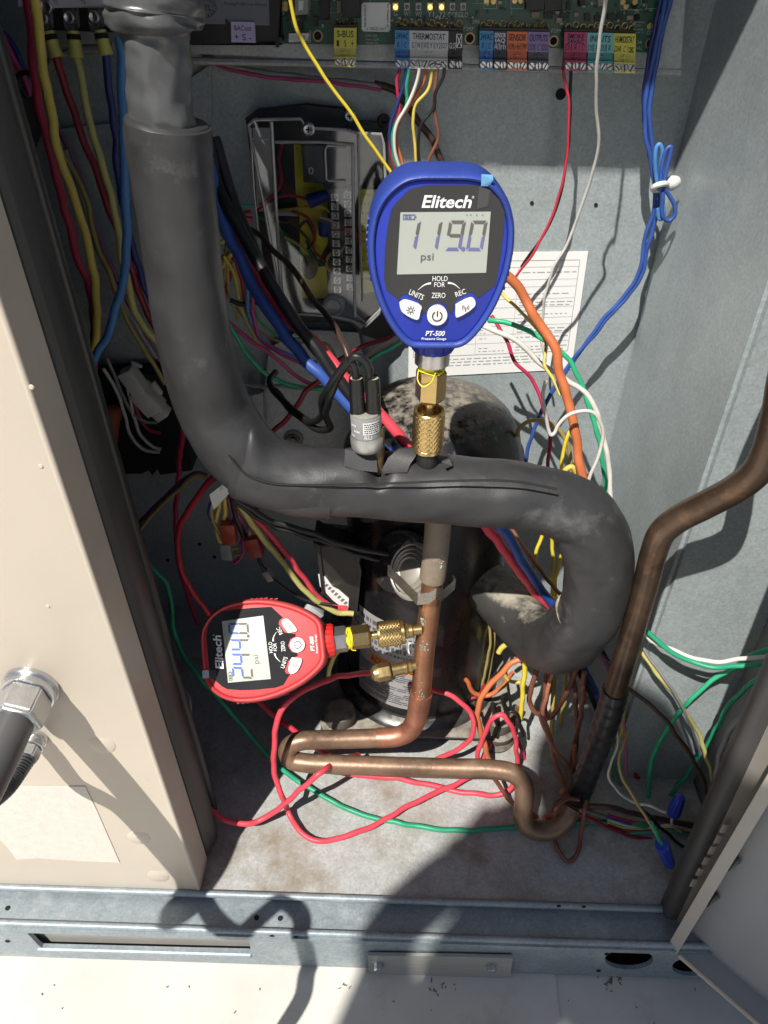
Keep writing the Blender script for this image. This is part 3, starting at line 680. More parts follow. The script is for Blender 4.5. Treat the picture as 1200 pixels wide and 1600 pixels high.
# ================================================================== brown line at the right
ll = thing('liquid_line', 'dark brown copper pipe at right with black taped lower end', 'pipe', P(960, 1085, .45))
_q = P(1236, 560, .400)
bm = BM(); tube(bm, [(_q.x + .012, _q.y, _q.z + .55, .0098), (_q.x + .010, _q.y, _q.z + .3, .0098), (_q.x + .006, _q.y, _q.z + .1, .0098)] + pth([(1236, 560, .400, .0098), (1216, 650, .405, .0098), (1200, 705, .410, .0098), (1184, 735, .414, .0098), (1150, 763, .420, .0098), (1100, 790, .428, .0098), (1058, 812, .434, .0098), (1034, 833, .438, .0098), (1022, 862, .441, .0098), (1008, 915, .444, .0098), (986, 995, .448, .0098), (958, 1090, .452, .0098)], 0), seg=28, n=10); obj('pipe', bm, COPPER_DK, ll)
bm = BM(); tube(bm, pth([(962, 1078, .4515), (950, 1120, .453), (932, 1170, .456), (915, 1215, .459), (903, 1245, .461)], .0112), seg=26, n=14, shape=lambda i, n, th, c: 1 + .09 * (((i + th / 6.28) % 5) / 5)); obj('taped_sleeve', bm, M('black_tape', (.02, .02, .021), .32, var=.3, scale=80, bump=.15), ll, smooth=35)
# ================================================================== pressure gauges
_gc = P(560 + 557 / 4.323, 230 + 740 / 4.323, .434)
U = m_per_px(_gc) / 4.323
def outline_half(): return [(0, 178), (90, 178), (170, 181), (270, 203), (365, 268), (438, 360), (484, 480), (500, 620), (486, 800), (447, 960), (382, 1120), (302, 1250), (222, 1338), (160, 1370), (80, 1376), (0, 1377)]
def smooth2d(pts, n=5):
    q = smooth_path([(x, 0, y, 1) for x, y in pts], n); return [(p.x, p.z) for p, _ in q]
oh = smooth2d(outline_half(), 5)
OUTL = oh + [(-x, y) for x, y in reversed(oh[1:-1])]
def G(dx, v, y=0):
    p = P(560 + 557 / 4.323, 230 + v / 4.323, .434); return Vector((dx * m_per_px(p) / 4.323, y, p.z - _gc.z))
def scaled(f, y): return [G(x * f, 778 + (v - 778) * f, y) for x, v in OUTL]
def inset(d, y):
    # move every outline point d units inward along its normal
    n = len(OUTL); out = []
    for i in range(n):
        x0, v0 = OUTL[i - 1]; x1, v1 = OUTL[(i + 1) % n]; tx, tv = x1 - x0, v1 - v0; L_ = math.hypot(tx, tv) or 1
        nx, nv = -tv / L_, tx / L_
        x, v = OUTL[i]
        if (x * nx + (v - 778) * nv) > 0: nx, nv = -nx, -nv
        out.append(G(x + nx * d, v + nv * d, y))
    return out
def loft(bm, rings, cap0=True, cap1=True):
    rv = [[bm.verts.new(p) for p in r] for r in rings]; n = len(rings[0])
    for i in range(len(rv) - 1):
        for k in range(n): bm.faces.new((rv[i][k], rv[i][(k + 1) % n], rv[i + 1][(k + 1) % n], rv[i + 1][k]))
    if cap0: bm.faces.new(rv[0])
    if cap1: bm.faces.new(rv[-1])
SEG = {'0': 'abcdef', '1': 'bc', '2': 'abged', '4': 'fgbc', '9': 'abcdfg', '5': 'afgcd'}
def digit(bmU, bmL, ch, cx, cv, w, h, y):
    t = w * .19; sl = .13
    def quad(bm, pts):
        vv = [bm.verts.new(G(cx + x + sl * (-(v)), cv + v, y)) for x, v in pts]; bm.faces.new(vv)
    W, H = w / 2, h / 2; g = t * .18
    def hbar(bm, v, s):
        k = t * .5
        quad(bm, [(-W + g + t * .3, v - k if s <= 0 else v - k), (W - g - t * .3, v - k), (W - t - g, v + k), (-W + t + g, v + k)] if s < 0 else ([(-W + t + g, v - k), (W - t - g, v - k), (W - g - t * .3, v + k), (-W + g + t * .3, v + k)] if s > 0 else [(-W + t * .7, v), (-W + t * 1.2, v - k), (W - t * 1.2, v - k), (W - t * .7, v), (W - t * 1.2, v + k), (-W + t * 1.2, v + k)]))
    def vbar(bm, sx, va, vb):
        xo = sx * W; xi = sx * (W - t); up = va < 0
        if up: quad(bm, [(xo, va + g + t * .2), (xo, vb - g), ((xo + xi) / 2, vb - g * .2), (xi, vb - t * .55), (xi, va + t + g)])
        else: quad(bm, [((xo + xi) / 2, va + g * .2), (xo, va + g), (xo, vb - g - t * .2), (xi, vb - t - g), (xi, va + t * .55)])
    for s in SEG[ch]:
        if s == 'a': hbar(bmU, -H + t / 2, -1)
        elif s == 'g': hbar(bmU, 0, 0)
        elif s == 'd': hbar(bmL, H - t / 2, 1)
        elif s == 'b': vbar(bmU, 1, -H, 0)
        elif s == 'f': vbar(bmU, -1, -H, 0)
        elif s == 'c': vbar(bmL, 1, 0, H)
        elif s == 'e': vbar(bmL, -1, 0, H)
def gt(bm, s, dx, v, w=None, h=None, y=0, rot=0, shear=0, bold=0):
    t = text_bm(s, w * U if w else None, h * U * 1.045 if h else None, shear, bold)
    merge(bm, t, Matrix.Translation(G(dx, v, y)) @ Matrix.Rotation(rad(rot), 4, 'Y'))
def gauge(name, label, mw, boot, boot_d, body, model, digits, up_m, lo_m, lcd, film, dirty):
    t = thing(name, label, 'gauge', mw=mw)
    YS = .006
    bm = BM(); loft(bm, [inset(60, .036), inset(22, .0345), inset(2, .029), inset(-2, .018), inset(-2, .007), inset(4, .0022), inset(16, .0002), inset(28, -.0004), inset(42, .0002), inset(50, .0018), inset(52, .0040)], True, True)
    o = obj('rubber_boot', bm, boot, t, True, smooth=60)
    bm = BM()
    for s in (-1, 1):
        for i in range(9):
            v = 560 + i * 48; xb = 0
            for x, vv in OUTL:
                if x * s > 0 and abs(vv - v) < 24: xb = max(xb, abs(x))
            c = G(s * (xb + 1), v, .0145)
            q = box(bm, c, (.0012, .017, .0018), Matrix.Rotation(rad(28 * s), 3, 'X'), bev=.0004)
    tag(obj('grip_rib', bm, boot, o, True), kind='stuff')
    bm = BM(); loft(bm, [inset(49, .0044), inset(50, .0026), inset(54, .0020), inset(60, .0018)], True, True); obj('face_plate', bm, body, t, True, smooth=50)
    yf = .0014
    fpts = [(0, 258), (200, 258), (300, 285), (375, 355), (418, 440), (420, 560), (405, 760), (385, 935), (268, 1030), (250, 1000), (215, 985), (130, 1030), (112, 1075), (100, 1128), (78, 1130), (60, 1080), (0, 1052), (-60, 1080), (-78, 1130), (-104, 1128), (-118, 1075), (-140, 1040), (-225, 1000), (-252, 1010), (-262, 1045), (-355, 975), (-375, 900), (-380, 700), (-372, 560), (-352, 430), (-325, 385), (-235, 290), (-130, 262)]
    bm = BM(); prism(bm, [[G(x, v, yf) for x, v in fpts]], (0, .0006, 0)); fa = obj('lens', bm, M('black_lens', (.022, .023, .025), .10, var=.1, scale=20, spec=.55, rvar=.05), t, True, smooth=0)
    yl_ = yf - .0004
    bm = BM(); prism(bm, [[G(x, v, yl_) for x, v in ((-290, 446), (322, 438), (314, 852), (-290, 866))]], (0, .0003, 0)); lc = obj('lcd', bm, lcd, fa, True, smooth=0)
    yd = yl_ - .0003
    bu, bl = BM(), BM()
    xs = digits[1]
    for ch, x in zip(digits[0], xs): digit(bu, bl, ch, x, 600, 112, 205, yd)
    lathe(bl, G(xs[-1] - 87, 690, yd + .0001), (0, -1, 0), [(0, .0013), (.0001, .0013)], 8)
    tag(obj('digit_upper', bu, up_m, fa, True, smooth=0), kind='stuff'); tag(obj('digit_lower', bl, lo_m, fa, True, smooth=0), kind='stuff')
    bm = BM(); gt(bm, 'psi', -92, 752, 86, 60, yd); gt(bm, '. .  .  .', 215, 460, 110, 10, yd); tag(obj('unit_text', bm, M('lcd_grey', (.10, .11, .11), .6), fa, True, smooth=0), kind='stuff')
    bm = BM()
    for (x0, v0, x1, v1) in ((-272, 458, -190, 464), (-272, 488, -190, 494), (-272, 458, -266, 494), (-196, 458, -190, 494), (-188, 468, -182, 484), (-258, 468, -240, 484), (-234, 468, -216, 484)):
        bm.faces.new([bm.verts.new(G(x, v, yd)) for x, v in ((x0, v0), (x1, v0), (x1, v1), (x0, v1))])
    tag(obj('battery_icon', bm, lo_m, fa, True, smooth=0), kind='stuff')
    yt = yf - .0003
    bm = BM(); gt(bm, 'Elitech', 20, 372, 325, 76, yt, 0, .18, .022); gt(bm, 'o', 196, 340, 14, 14, yt)
    gt(bm, 'HOLD', 4, 893, 104, 34, yt); gt(bm, 'FOR', 3, 934, 74, 32, yt); gt(bm, 'ZERO', 0, 1007, 96, 36, yt)
    gt(bm, 'UNITS', -150, 1003, 108, 38, yt, 24); gt(bm, 'REC', 148, 990, 74, 36, yt, -22)
    for s, a, b in ((-1, (-140, 970), (-56, 925)), (1, (142, 962), (58, 922))):
        pts = []
        for i in range(7):
            f = i / 6; pts.append((a[0] + (b[0] - a[0]) * f - s * 0 , a[1] + (b[1] - a[1]) * f - 12 * math.sin(f * 3.14)))
        for i in range(6):
            (x0, v0), (x1, v1) = pts[i], pts[i + 1]; w0 = 2 + 5 * i / 6
            bm.faces.new([bm.verts.new(G(x, v, yt)) for x, v in ((x0, v0 - w0), (x1, v1 - w0 - .8), (x1, v1 + w0 + .8), (x0, v0 + w0))])
    gt(bm, model, -8, 1265, 140, 38, yt, 0, .2, .02); gt(bm, 'Pressure Gauge', -14, 1303, 178, 25, yt, 0, 0, .012)
    tag(obj('face_print', bm, WHITEINK, fa, True, smooth=0), kind='stuff')
    BTN = M('white_button', (.74, .74, .72), .5, var=.03)
    yb = .0016
    for pts, ic in ((ell(-3, 1137, 68, 66, 32), 'p'), ([(-262, 1056), (-238, 1038), (-210, 1038), (-112, 1078), (-118, 1110), (-128, 1160), (-146, 1164), (-235, 1118), (-256, 1085)], 'l'), ([(118, 1068), (205, 1022), (238, 1024), (252, 1050), (244, 1078), (138, 1148), (124, 1146)], 'r')):
        q = BM(); prism(q, [[G(x, v, yb) for x, v in (smooth2d(pts + [pts[0]], 3)[:-1] if ic != 'p' else pts)]], (0, -.0022, 0))
        bt = obj('button', q, BTN, t, True, smooth=30)
        q = BM(); yi = yb - .0025
        if ic == 'p':
            for i in range(22):
                a0 = rad(-60 + i * 300 / 22 - 0) + rad(0); a1 = rad(-60 + (i + 1) * 300 / 22)
                f = lambda a, r: G(-3 + r * math.cos(a), 1140 + r * math.sin(a), yi)
                q.faces.new([q.verts.new(x) for x in (f(a0, 28), f(a1, 28), f(a1, 36), f(a0, 36))])
            q.faces.new([q.verts.new(G(x, v, yi)) for x, v in ((-7, 1105), (1, 1105), (1, 1142), (-7, 1142))])
        elif ic == 'l':
            for i in range(8):
                a = i * math.pi / 4; f = lambda r, d: G(-185 + r * math.cos(a) - d * math.sin(a), 1100 + r * math.sin(a) + d * math.cos(a), yi)
                q.faces.new([q.verts.new(x) for x in (f(19, -3), f(29, -3), f(29, 3), f(19, 3))])
            for i in range(16):
                a0, a1 = i * math.pi / 8, (i + 1) * math.pi / 8; f = lambda a, r: G(-185 + r * math.cos(a), 1100 + r * math.sin(a), yi)
                q.faces.new([q.verts.new(x) for x in (f(a0, 10), f(a1, 10), f(a1, 15), f(a0, 15))])
        else:
            for s in (-1, 1):
                for r in (12, 22):
                    for i in range(5):
                        a0, a1 = rad(-45 + i * 18), rad(-45 + (i + 1) * 18); f = lambda a, rr: G(186 + s * rr * math.cos(a), 1080 + rr * math.sin(a), yi)
                        q.faces.new([q.verts.new(x) for x in (f(a0, r - 2), f(a1, r - 2), f(a1, r + 2), f(a0, r + 2))])
            q.faces.new([q.verts.new(G(x, v, yi)) for x, v in ((183, 1080), (189, 1080), (189, 1108), (183, 1108))])
        tag(obj('button_icon', q, INK, bt, True, smooth=0), kind='stuff')
    # protective film tab
    bm = BM()
    if film: pts = [(240, 178, -.0009), (318, 180, -.0009), (322, 215, -.0012), (300, 262, .0004), (245, 262, .0004)]
    else: pts = [(-225, 190, -.0009), (-145, 190, -.0009), (-145, 255, .0006), (-225, 255, .0006)]
    prism(bm, [[G(x, v, y - .0003) for x, v, y in pts]], (0, .0004, 0)); obj('film_tab', bm, M('blue_film', (.16, .42, .72), .3) if film else M('clear_film', (.42, .45, .50), .2), t, True, smooth=0)
    bm = BM()
    prism(bm, [[G(x, v, yf - .0005) for x, v in (((232, 262), (310, 290), (300, 400), (225, 420)) if film else ((-235, 262), (-150, 262), (-150, 330), (-235, 330)))]], (0, .0002, 0)); obj('film', bm, M('film_grey', (.05, .052, .055), .18), t, True, smooth=0)
    # neck
    zc = G(0, 1360).z; yc = .018
    bm = BM()
    lathe(bm, (0, yc, zc + .003), (0, 0, -1), [(0, .0138), (.0095, .0138), (.0115, .0128)], 72, rfun=lambda j, k, h: 1 + (.02 if (k % 4) < 2 else -.02)); obj('collar', bm, boot_d, t, True, smooth=30)
    bm = BM(); lathe(bm, (0, yc, zc - .0085), (0, 0, -1), [(0, .0112), (.0095, .0112), (.0105, .0100), (.0125, .0085), (.013, .007)], 6 if dirty else 40, hint=Vector((1, .3, 0)))
    obj('steel_nut', bm, M('nickel_nut', (.55, .53, .51), .28, .9, var=.15, scale=60, bump=.08), t, True, smooth=25)
    return t, zc - .0215
BRASS = M('brass', (.66, .47, .20), .26, .95, var=.12, scale=60, bump=.06, bscale=300)
BRASS_OLD = M('old_brass', (.40, .29, .13), .36, .85, var=.25, scale=60, bump=.12, bscale=250)
def adapter(name, label, mw, z0, zend, yc):
    """brass hex swivel, stem and knurled coupler, along local -z from z0 to zend"""
    t = thing(name, label, 'adapter', mw=mw); L_ = z0 - zend
    bm = BM(); lathe(bm, (0, yc, z0 + .001), (0, 0, -1), [(0, .0072), (.002, .0072), (.0025, .0092), (.004, .0101), (L_ * .36, .0101), (L_ * .40, .0082)], 6, hint=Vector((1, .3, 0))); bmesh.ops.bevel(bm, geom=[e for e in bm.edges if e.calc_face_angle(0) > .3], offset=.0004, segments=2, affect='EDGES'); obj('hex_swivel', bm, BRASS, t, True, smooth=25)
    bm = BM(); lathe(bm, (0, yc, z0 - L_ * .38), (0, 0, -1), [(0, .0034), (L_ * .2, .0034)], 24); obj('stem', bm, BRASS, t, True)
    bm = BM(); h0 = z0 - L_ * .50; hl = L_ * .5
    n = 22; m = 84
    prof = [(.002, .0078), (0, .0082), (0, .0100), (.0006, .0106), (.0022, .0106)]
    rows = 26
    for j in range(rows + 1): prof.append((.0022 + (hl - .0055) * j / rows, .0105))
    prof += [(hl - .0032, .0100), (hl - .0028, .0104), (hl - .0004, .0104), (hl, .0098)]
    # open top: inner well
    prof = [(hl * .5, .0036), (hl * .42, .0076)] + prof
    def kn(j, k, h):
        if j < 7 or j > 7 + rows: return 1
        jj = j - 7
        return 1 + (.022 if (jj + k) % 4 < 2 else -.012) + (.022 if (jj - k) % 4 < 2 else -.012)
    lathe(bm, (0, yc, h0), (0, 0, -1), prof, m, rfun=kn); obj('knurled_coupler', bm, BRASS, t, True, smooth=35)
    return t
# ---- blue gauge, upright on the suction line
A = P(671, 712, .452); B = P(689, 398, .452)
zax = (B - A).normalized(); yax = Vector((-.045, 1, 0)); yax = (yax - zax * yax.dot(zax)).normalized(); xax = yax.cross(zax)
face_c = P(689, 401, .434)
mwB = Matrix((xax.to_4d(), yax.to_4d(), zax.to_4d(), (0, 0, 0, 1))).transposed(); mwB = Matrix.Translation(face_c) @ Matrix(((xax.x, yax.x, zax.x, 0), (xax.y, yax.y, zax.y, 0), (xax.z, yax.z, zax.z, 0), (0, 0, 0, 1)))
BOOTB = M('blue_rubber_boot', (.030, .060, .31), .46, var=.12, scale=25, bump=.2, bscale=900, spec=.45, rvar=.14, spots=((.10, .12, .30), 160, .67, .74, 0))
COLB = M('blue_collar', (.012, .028, .30), .4, var=.05)
BODYB = M('blue_abs', (.016, .036, .36), .40, var=.05, bump=.05, bscale=900)
LCDB = M('lcd_green_grey', (.40, .43, .39), .32, var=.03, scale=8)
gb, zb = gauge('pressure_gauge', 'blue digital pressure gauge reading 119.0 psi standing on the foam pipe', mwB, BOOTB, COLB, BODYB, 'PT-500', ('1190', (-216, -70, 88, 236)), M('lcd_brown', (.115, .105, .10), .5), M('lcd_blue', (.14, .15, .34), .5), LCDB, True, False)
vend = (mwB.inverted() @ P(671, 702, .452)).z
ad = adapter('brass_adapter', 'shiny brass knurled adapter under the blue gauge on the foam pipe', mwB, zb, vend, .018)
bm = BM(); lathe(bm, (0, .018, vend + .002), (0, 0, -1), [(0, .0078), (.001, .0082), (.012, .0082), (.02, .0082)], 30); sv = obj('valve_stub', bm, M('shrink_black', (.015, .015, .015), .45, bump=.1), None)
sv.matrix_world = mwB; tag(sv, 'short black sleeved valve stub under the brass adapter, poking out of foam', 'valve')
# yellow thread seal
YTAPE = M('yellow_seal_tape', (.80, .72, .03), .5)
bm = BM()
for i in range(3):
    z = zb + .0012 - i * .0012; tube(bm, [(.0086 * math.cos(a) , .018 + .0086 * math.sin(a), z + .0006 * math.sin(a * 3 + i)) for a in [k * math.pi / 8 for k in range(17)]], r=.00035, seg=6, n=2)
tube(bm, [(-.0086, .018 - .003, zb), (-.0092, .012, zb - .006), (-.006, .0086, zb - .009), (-.001, .0085, zb - .006), (.002, .009, zb + .001)], r=.0004, seg=6, n=6)
o = obj('seal_tape', bm, YTAPE, None); o.matrix_world = mwB; tag(o, 'yellow thread seal strands wound above the brass hex under blue gauge', 'seal tape')
# ---- red gauge, lying out from the copper line
S0 = P(652, 976, .4785); D0 = depth_of(S0)
S1 = PD(308, 1018, D0 - .005)
zax = (S1 - S0).normalized()
toC = (CAM - PD(400, 1010, D0)).normalized(); yax = -(toC - zax * toC.dot(zax)).normalized()
yax = (yax + Vector((0, .0, .0))).normalized(); xax = yax.cross(zax)
fc_r = PD(405, 1014.5, D0 - .018)
fc_r = fc_r + zax * .004
mwR = Matrix.Translation(fc_r) @ Matrix.Scale(1.05, 4) @ Matrix(((xax.x, yax.x, zax.x, 0), (xax.y, yax.y, zax.y, 0), (xax.z, yax.z, zax.z, 0), (0, 0, 0, 1)))
BOOTR = M('red_rubber_boot', (.52, .058, .062), .5, var=.12, scale=25, bump=.25, bscale=900, rvar=.14, spots=((.42, .14, .13), 160, .67, .74, 0))
COLR = M('red_collar', (.62, .022, .018), .45, var=.05)
BODYR = M('red_abs', (.58, .055, .060), .5, var=.05, bump=.25, bscale=1500)
LCDR = M('lcd_pale_green', (.40, .45, .38), .32, var=.03, scale=8)
gr, zr = gauge('pressure_gauge', 'red digital pressure gauge lying sideways reading 244.0 psi', mwR, BOOTR, COLR, BODYR, 'PT-800', ('2440', (-206, -76, 66, 226)), M('lcd_blue_strong', (.03, .10, .42), .5), M('lcd_brown2', (.085, .075, .07), .5), LCDR, False, True)
vend = (mwR.inverted() @ P(647, 977, .4785)).z
ad2 = adapter('brass_adapter', 'shiny brass knurled adapter between red gauge and copper pipe', mwR, zr, vend + .0085, .018)
bm = BM(); lathe(bm, (0, .018, vend + .010), (0, 0, -1), [(0, .0060), (.001, .0066), (.0045, .0066), (.0055, .0056)], 6, hint=Vector((1, .2, 0))); lathe(bm, (0, .018, vend + .005), (0, 0, -1), [(0, .0058), (.003, .0058), (.004, .0046), (.011, .0044)], 24)
sv2 = obj('service_valve', bm, BRASS_OLD, None, smooth=30); sv2.matrix_world = mwR; tag(sv2, 'brass service valve on the copper pipe that carries the red gauge', 'valve')
bm = BM()
for i in range(4):
    z = zr + .0022 - i * .0012; tube(bm, [(.0088 * math.cos(a), .018 + .0088 * math.sin(a), z + .0005 * math.sin(a * 3 + i)) for a in [k * math.pi / 8 for k in range(17)]], r=.0006, seg=6, n=2)
tube(bm, [(-.0088, .0170, zr), (-.010, .012, zr - .001), (-.0105, .0095, zr - .004)], r=.0004, seg=6, n=6)
o = obj('seal_tape', bm, YTAPE, None); o.matrix_world = mwR; tag(o, 'yellow thread seal strands between red gauge nut and brass hex', 'seal tape')
# ---- capped service valve below
A = P(649, 1040, .480); Bq = PD(578, 1054, depth_of(A) - .006); ax = (Bq - A)
LV = ax.length; ax.normalize()
cv = thing('capped_valve', 'old brass service valve with domed hex cap below the red gauge', 'valve', A)
bm = BM(); lathe(bm, A + ax * -.004, ax, [(0, .0040), (.008, .0042), (.008, .0062), (.011, .0064), (.011, .0055), (.013, .0066), (.015, .0066), (.015, .0058), (.024, .0058), (.024, .0064), (LV * .62, .0064)], 28); obj('body', bm, BRASS_OLD, cv, smooth=25)
bm = BM(); lathe(bm, A + ax * (LV * .56), ax, [(0, .0078), (.001, .0084), (LV * .26, .0084), (LV * .30, .0074)], 6, hint=Vector((.3, .4, 1))); lathe(bm, A + ax * (LV * .55 + LV * .28), ax, [(0, .0075), (.004, .0066), (.006, .004), (.0066, .001)], 24); obj('cap', bm, BRASS_OLD, cv, smooth=25)

# ================================================================== pressure switch
Sb = P(574, 700, .448); Su = (P(569, 590, .448) - Sb); SL = Su.length; Su.normalize()
ps = thing('pressure_switch', 'round pressure switch with twin black terminals on the foam pipe', 'switch', Sb)
bm = BM(); lathe(bm, Sb, Su, [(-.001, .0075), (.0005, .0100), (.003, .0112), (.0095, .0114), (.011, .0104), (.012, .0104)], 40); obj('cup', bm, M('satin_steel', (.50, .49, .47), .36, .7, var=.1, scale=50), ps, smooth=40)
bm = BM(); lathe(bm, Sb, Su, [(.0115, .0104), (.0265, .0104), (.0272, .0100)], 40); lab = obj('label_band', bm, M('grey_label', (.24, .245, .25), .45, var=.05), ps, smooth=40)
def sw(th, h, r):
    u, v, a = frame_from(Su); 
    f = Vector((0, -1, 0)); f = (f - a * f.dot(a)).normalized(); s = f.cross(a) * -1
    s = a.cross(f); s = s if s.x > 0 else -s
    return Sb + a * h + (f * math.cos(th) + s * math.sin(th)) * r
bm = BM()
a_ = [bm.verts.new(sw(-.15 + i * .14, .0165, .0107)) for i in range(9)]; b_ = [bm.verts.new(sw(-.15 + i * .14, .0255, .0107)) for i in range(9)]
for i in range(8): bm.faces.new((a_[i], a_[i + 1], b_[i + 1], b_[i]))
obj('white_label', bm, PAPER, lab)
bm = BM(); rn = random.Random(8)
for r_ in range(5):
    x = -.08
    while x < .85:
        l = rn.uniform(.04, .14); h0 = .0175 + r_ * .0016
        bm.faces.new([bm.verts.new(sw(q, h, .0109)) for q, h in ((x, h0), (x + l, h0), (x + l, h0 + .0009), (x, h0 + .0009))]); x += l + .04
tag(obj('label_print', bm, INK, lab, smooth=0), kind='stuff')
bm = BM()
for i, th in enumerate((-.9, -.5, -.75)):
    x = th - .3
    for q in range(4): bm.faces.new([bm.verts.new(sw(a, h, .0107)) for a, h in ((x, .0135 + i * .004), (x + .07, .0135 + i * .004), (x + .07, .0148 + i * .004), (x, .0148 + i * .004))]); x += .11
t = text_bm('RU', .005, .003)
for v in t.verts: v.co = sw(.15 + v.co.x / .0107, .0142 + v.co.z, .0107)
merge(bm, t); tag(obj('light_print', bm, WHITEINK, lab, smooth=0), kind='stuff')
bm = BM(); lathe(bm, Sb, Su, [(.0268, .0098), (.0285, .0096), (.029, .009)], 30); obj('potting', bm, M('dusty_potting', (.24, .23, .20), .8, var=.2, scale=200, bump=.4), ps)
side = (P(580, 640, .448) - P(560, 640, .448)).normalized()
tops = []
for s in (-1, 1):
    c = Sb + side * (.0052 * s); bm = BM(); lathe(bm, c, Su, [(.0285, .0056), (.030, .0052), (SL - .003, .0050), (SL, .0048), (SL + .0002, .0042), (SL - .001, .0040)], 24); obj('terminal_tube', bm, M('glossy_black_tube', (.010, .010, .010), .28, var=.2, bump=.05, dust=((.2, .2, .19), 300, .68, .74, 0)), ps, smooth=40)
    bm = BM(); lathe(bm, c, Su, [(SL - .002, .0041), (SL - .0005, .0041)], 20); obj('resin', bm, M('pale_resin', (.36, .38, .30), .6), ps)
    tops.append(c + Su * SL)
bm = BM(); lathe(bm, P(592, 742, .448), Vector((-.006, 0, 1)), [(0, .0035), (.04, .0035)], 16); obj('capillary', bm, M('dark_brass', (.15, .10, .05), .5, .5), ps)
# ================================================================== control board and its neighbours on the back wall
YP = .712
mp = thing('mounting_plate', 'light grey metal mounting plate behind the green control board', 'plate', P(700, 100, YP))
bm = BM(); slab(bm, [(288, -60), (1075, -60), (1063, 114), (900, 107), (700, 99), (300, 84)], YP, .003); obj('plate', bm, GALV_LIGHT, mp)
bm = BM(); tube(bm, [(*P(a, b, YP + .001), .0028) for a, b in ((300, 95), (700, 104), (1063, 113))], seg=8, n=4); obj('hem', bm, GALV_LIGHT, mp)
YBD = .700
PCB = M('green_circuit_board', (.012, .075, .045), .35, var=.35, scale=90, bump=.05, coat=.2)
cb = thing('control_board', 'green control circuit board with coloured plug-in terminals along its lower edge', 'circuit board', P(700, 70, YBD))
bm = BM(); slab(bm, [(436, -80), (1040, -80), (1024, 83), (860, 75), (700, 69), (560, 70), (434, 68)], YBD, .0016); obj('pcb', bm, PCB, cb)
COLS = dict(blue=(.07, .30, .62), white=(.62, .63, .64), black=(.02, .02, .025), navy=(.045, .05, .10), orange=(.75, .19, .08), purple=(.30, .21, .45), magenta=(.52, .08, .20), teal=(.20, .55, .58), yellow=(.72, .66, .10), lilac=(.52, .44, .68), grey=(.55, .55, .54))
DK = dict(blue=(.03, .18, .50), white=(.55, .55, .53), black=(.015, .015, .015), navy=(.03, .03, .05), orange=(.62, .15, .07), purple=(.085, .075, .11), magenta=(.36, .03, .09), teal=(.08, .33, .33), yellow=(.62, .58, .15), lilac=(.4, .35, .5), grey=(.4, .4, .4))
def PM(c, d=False): return M('plug_%s_%s' % (c, 'body' if d else 'label'), (DK if d else COLS)[c], .4 if d else .5, var=.04)
SILK = M('silkscreen', (.45, .50, .47), .6)
GOLD = M('gold_pin', (.62, .45, .20), .3, .8)
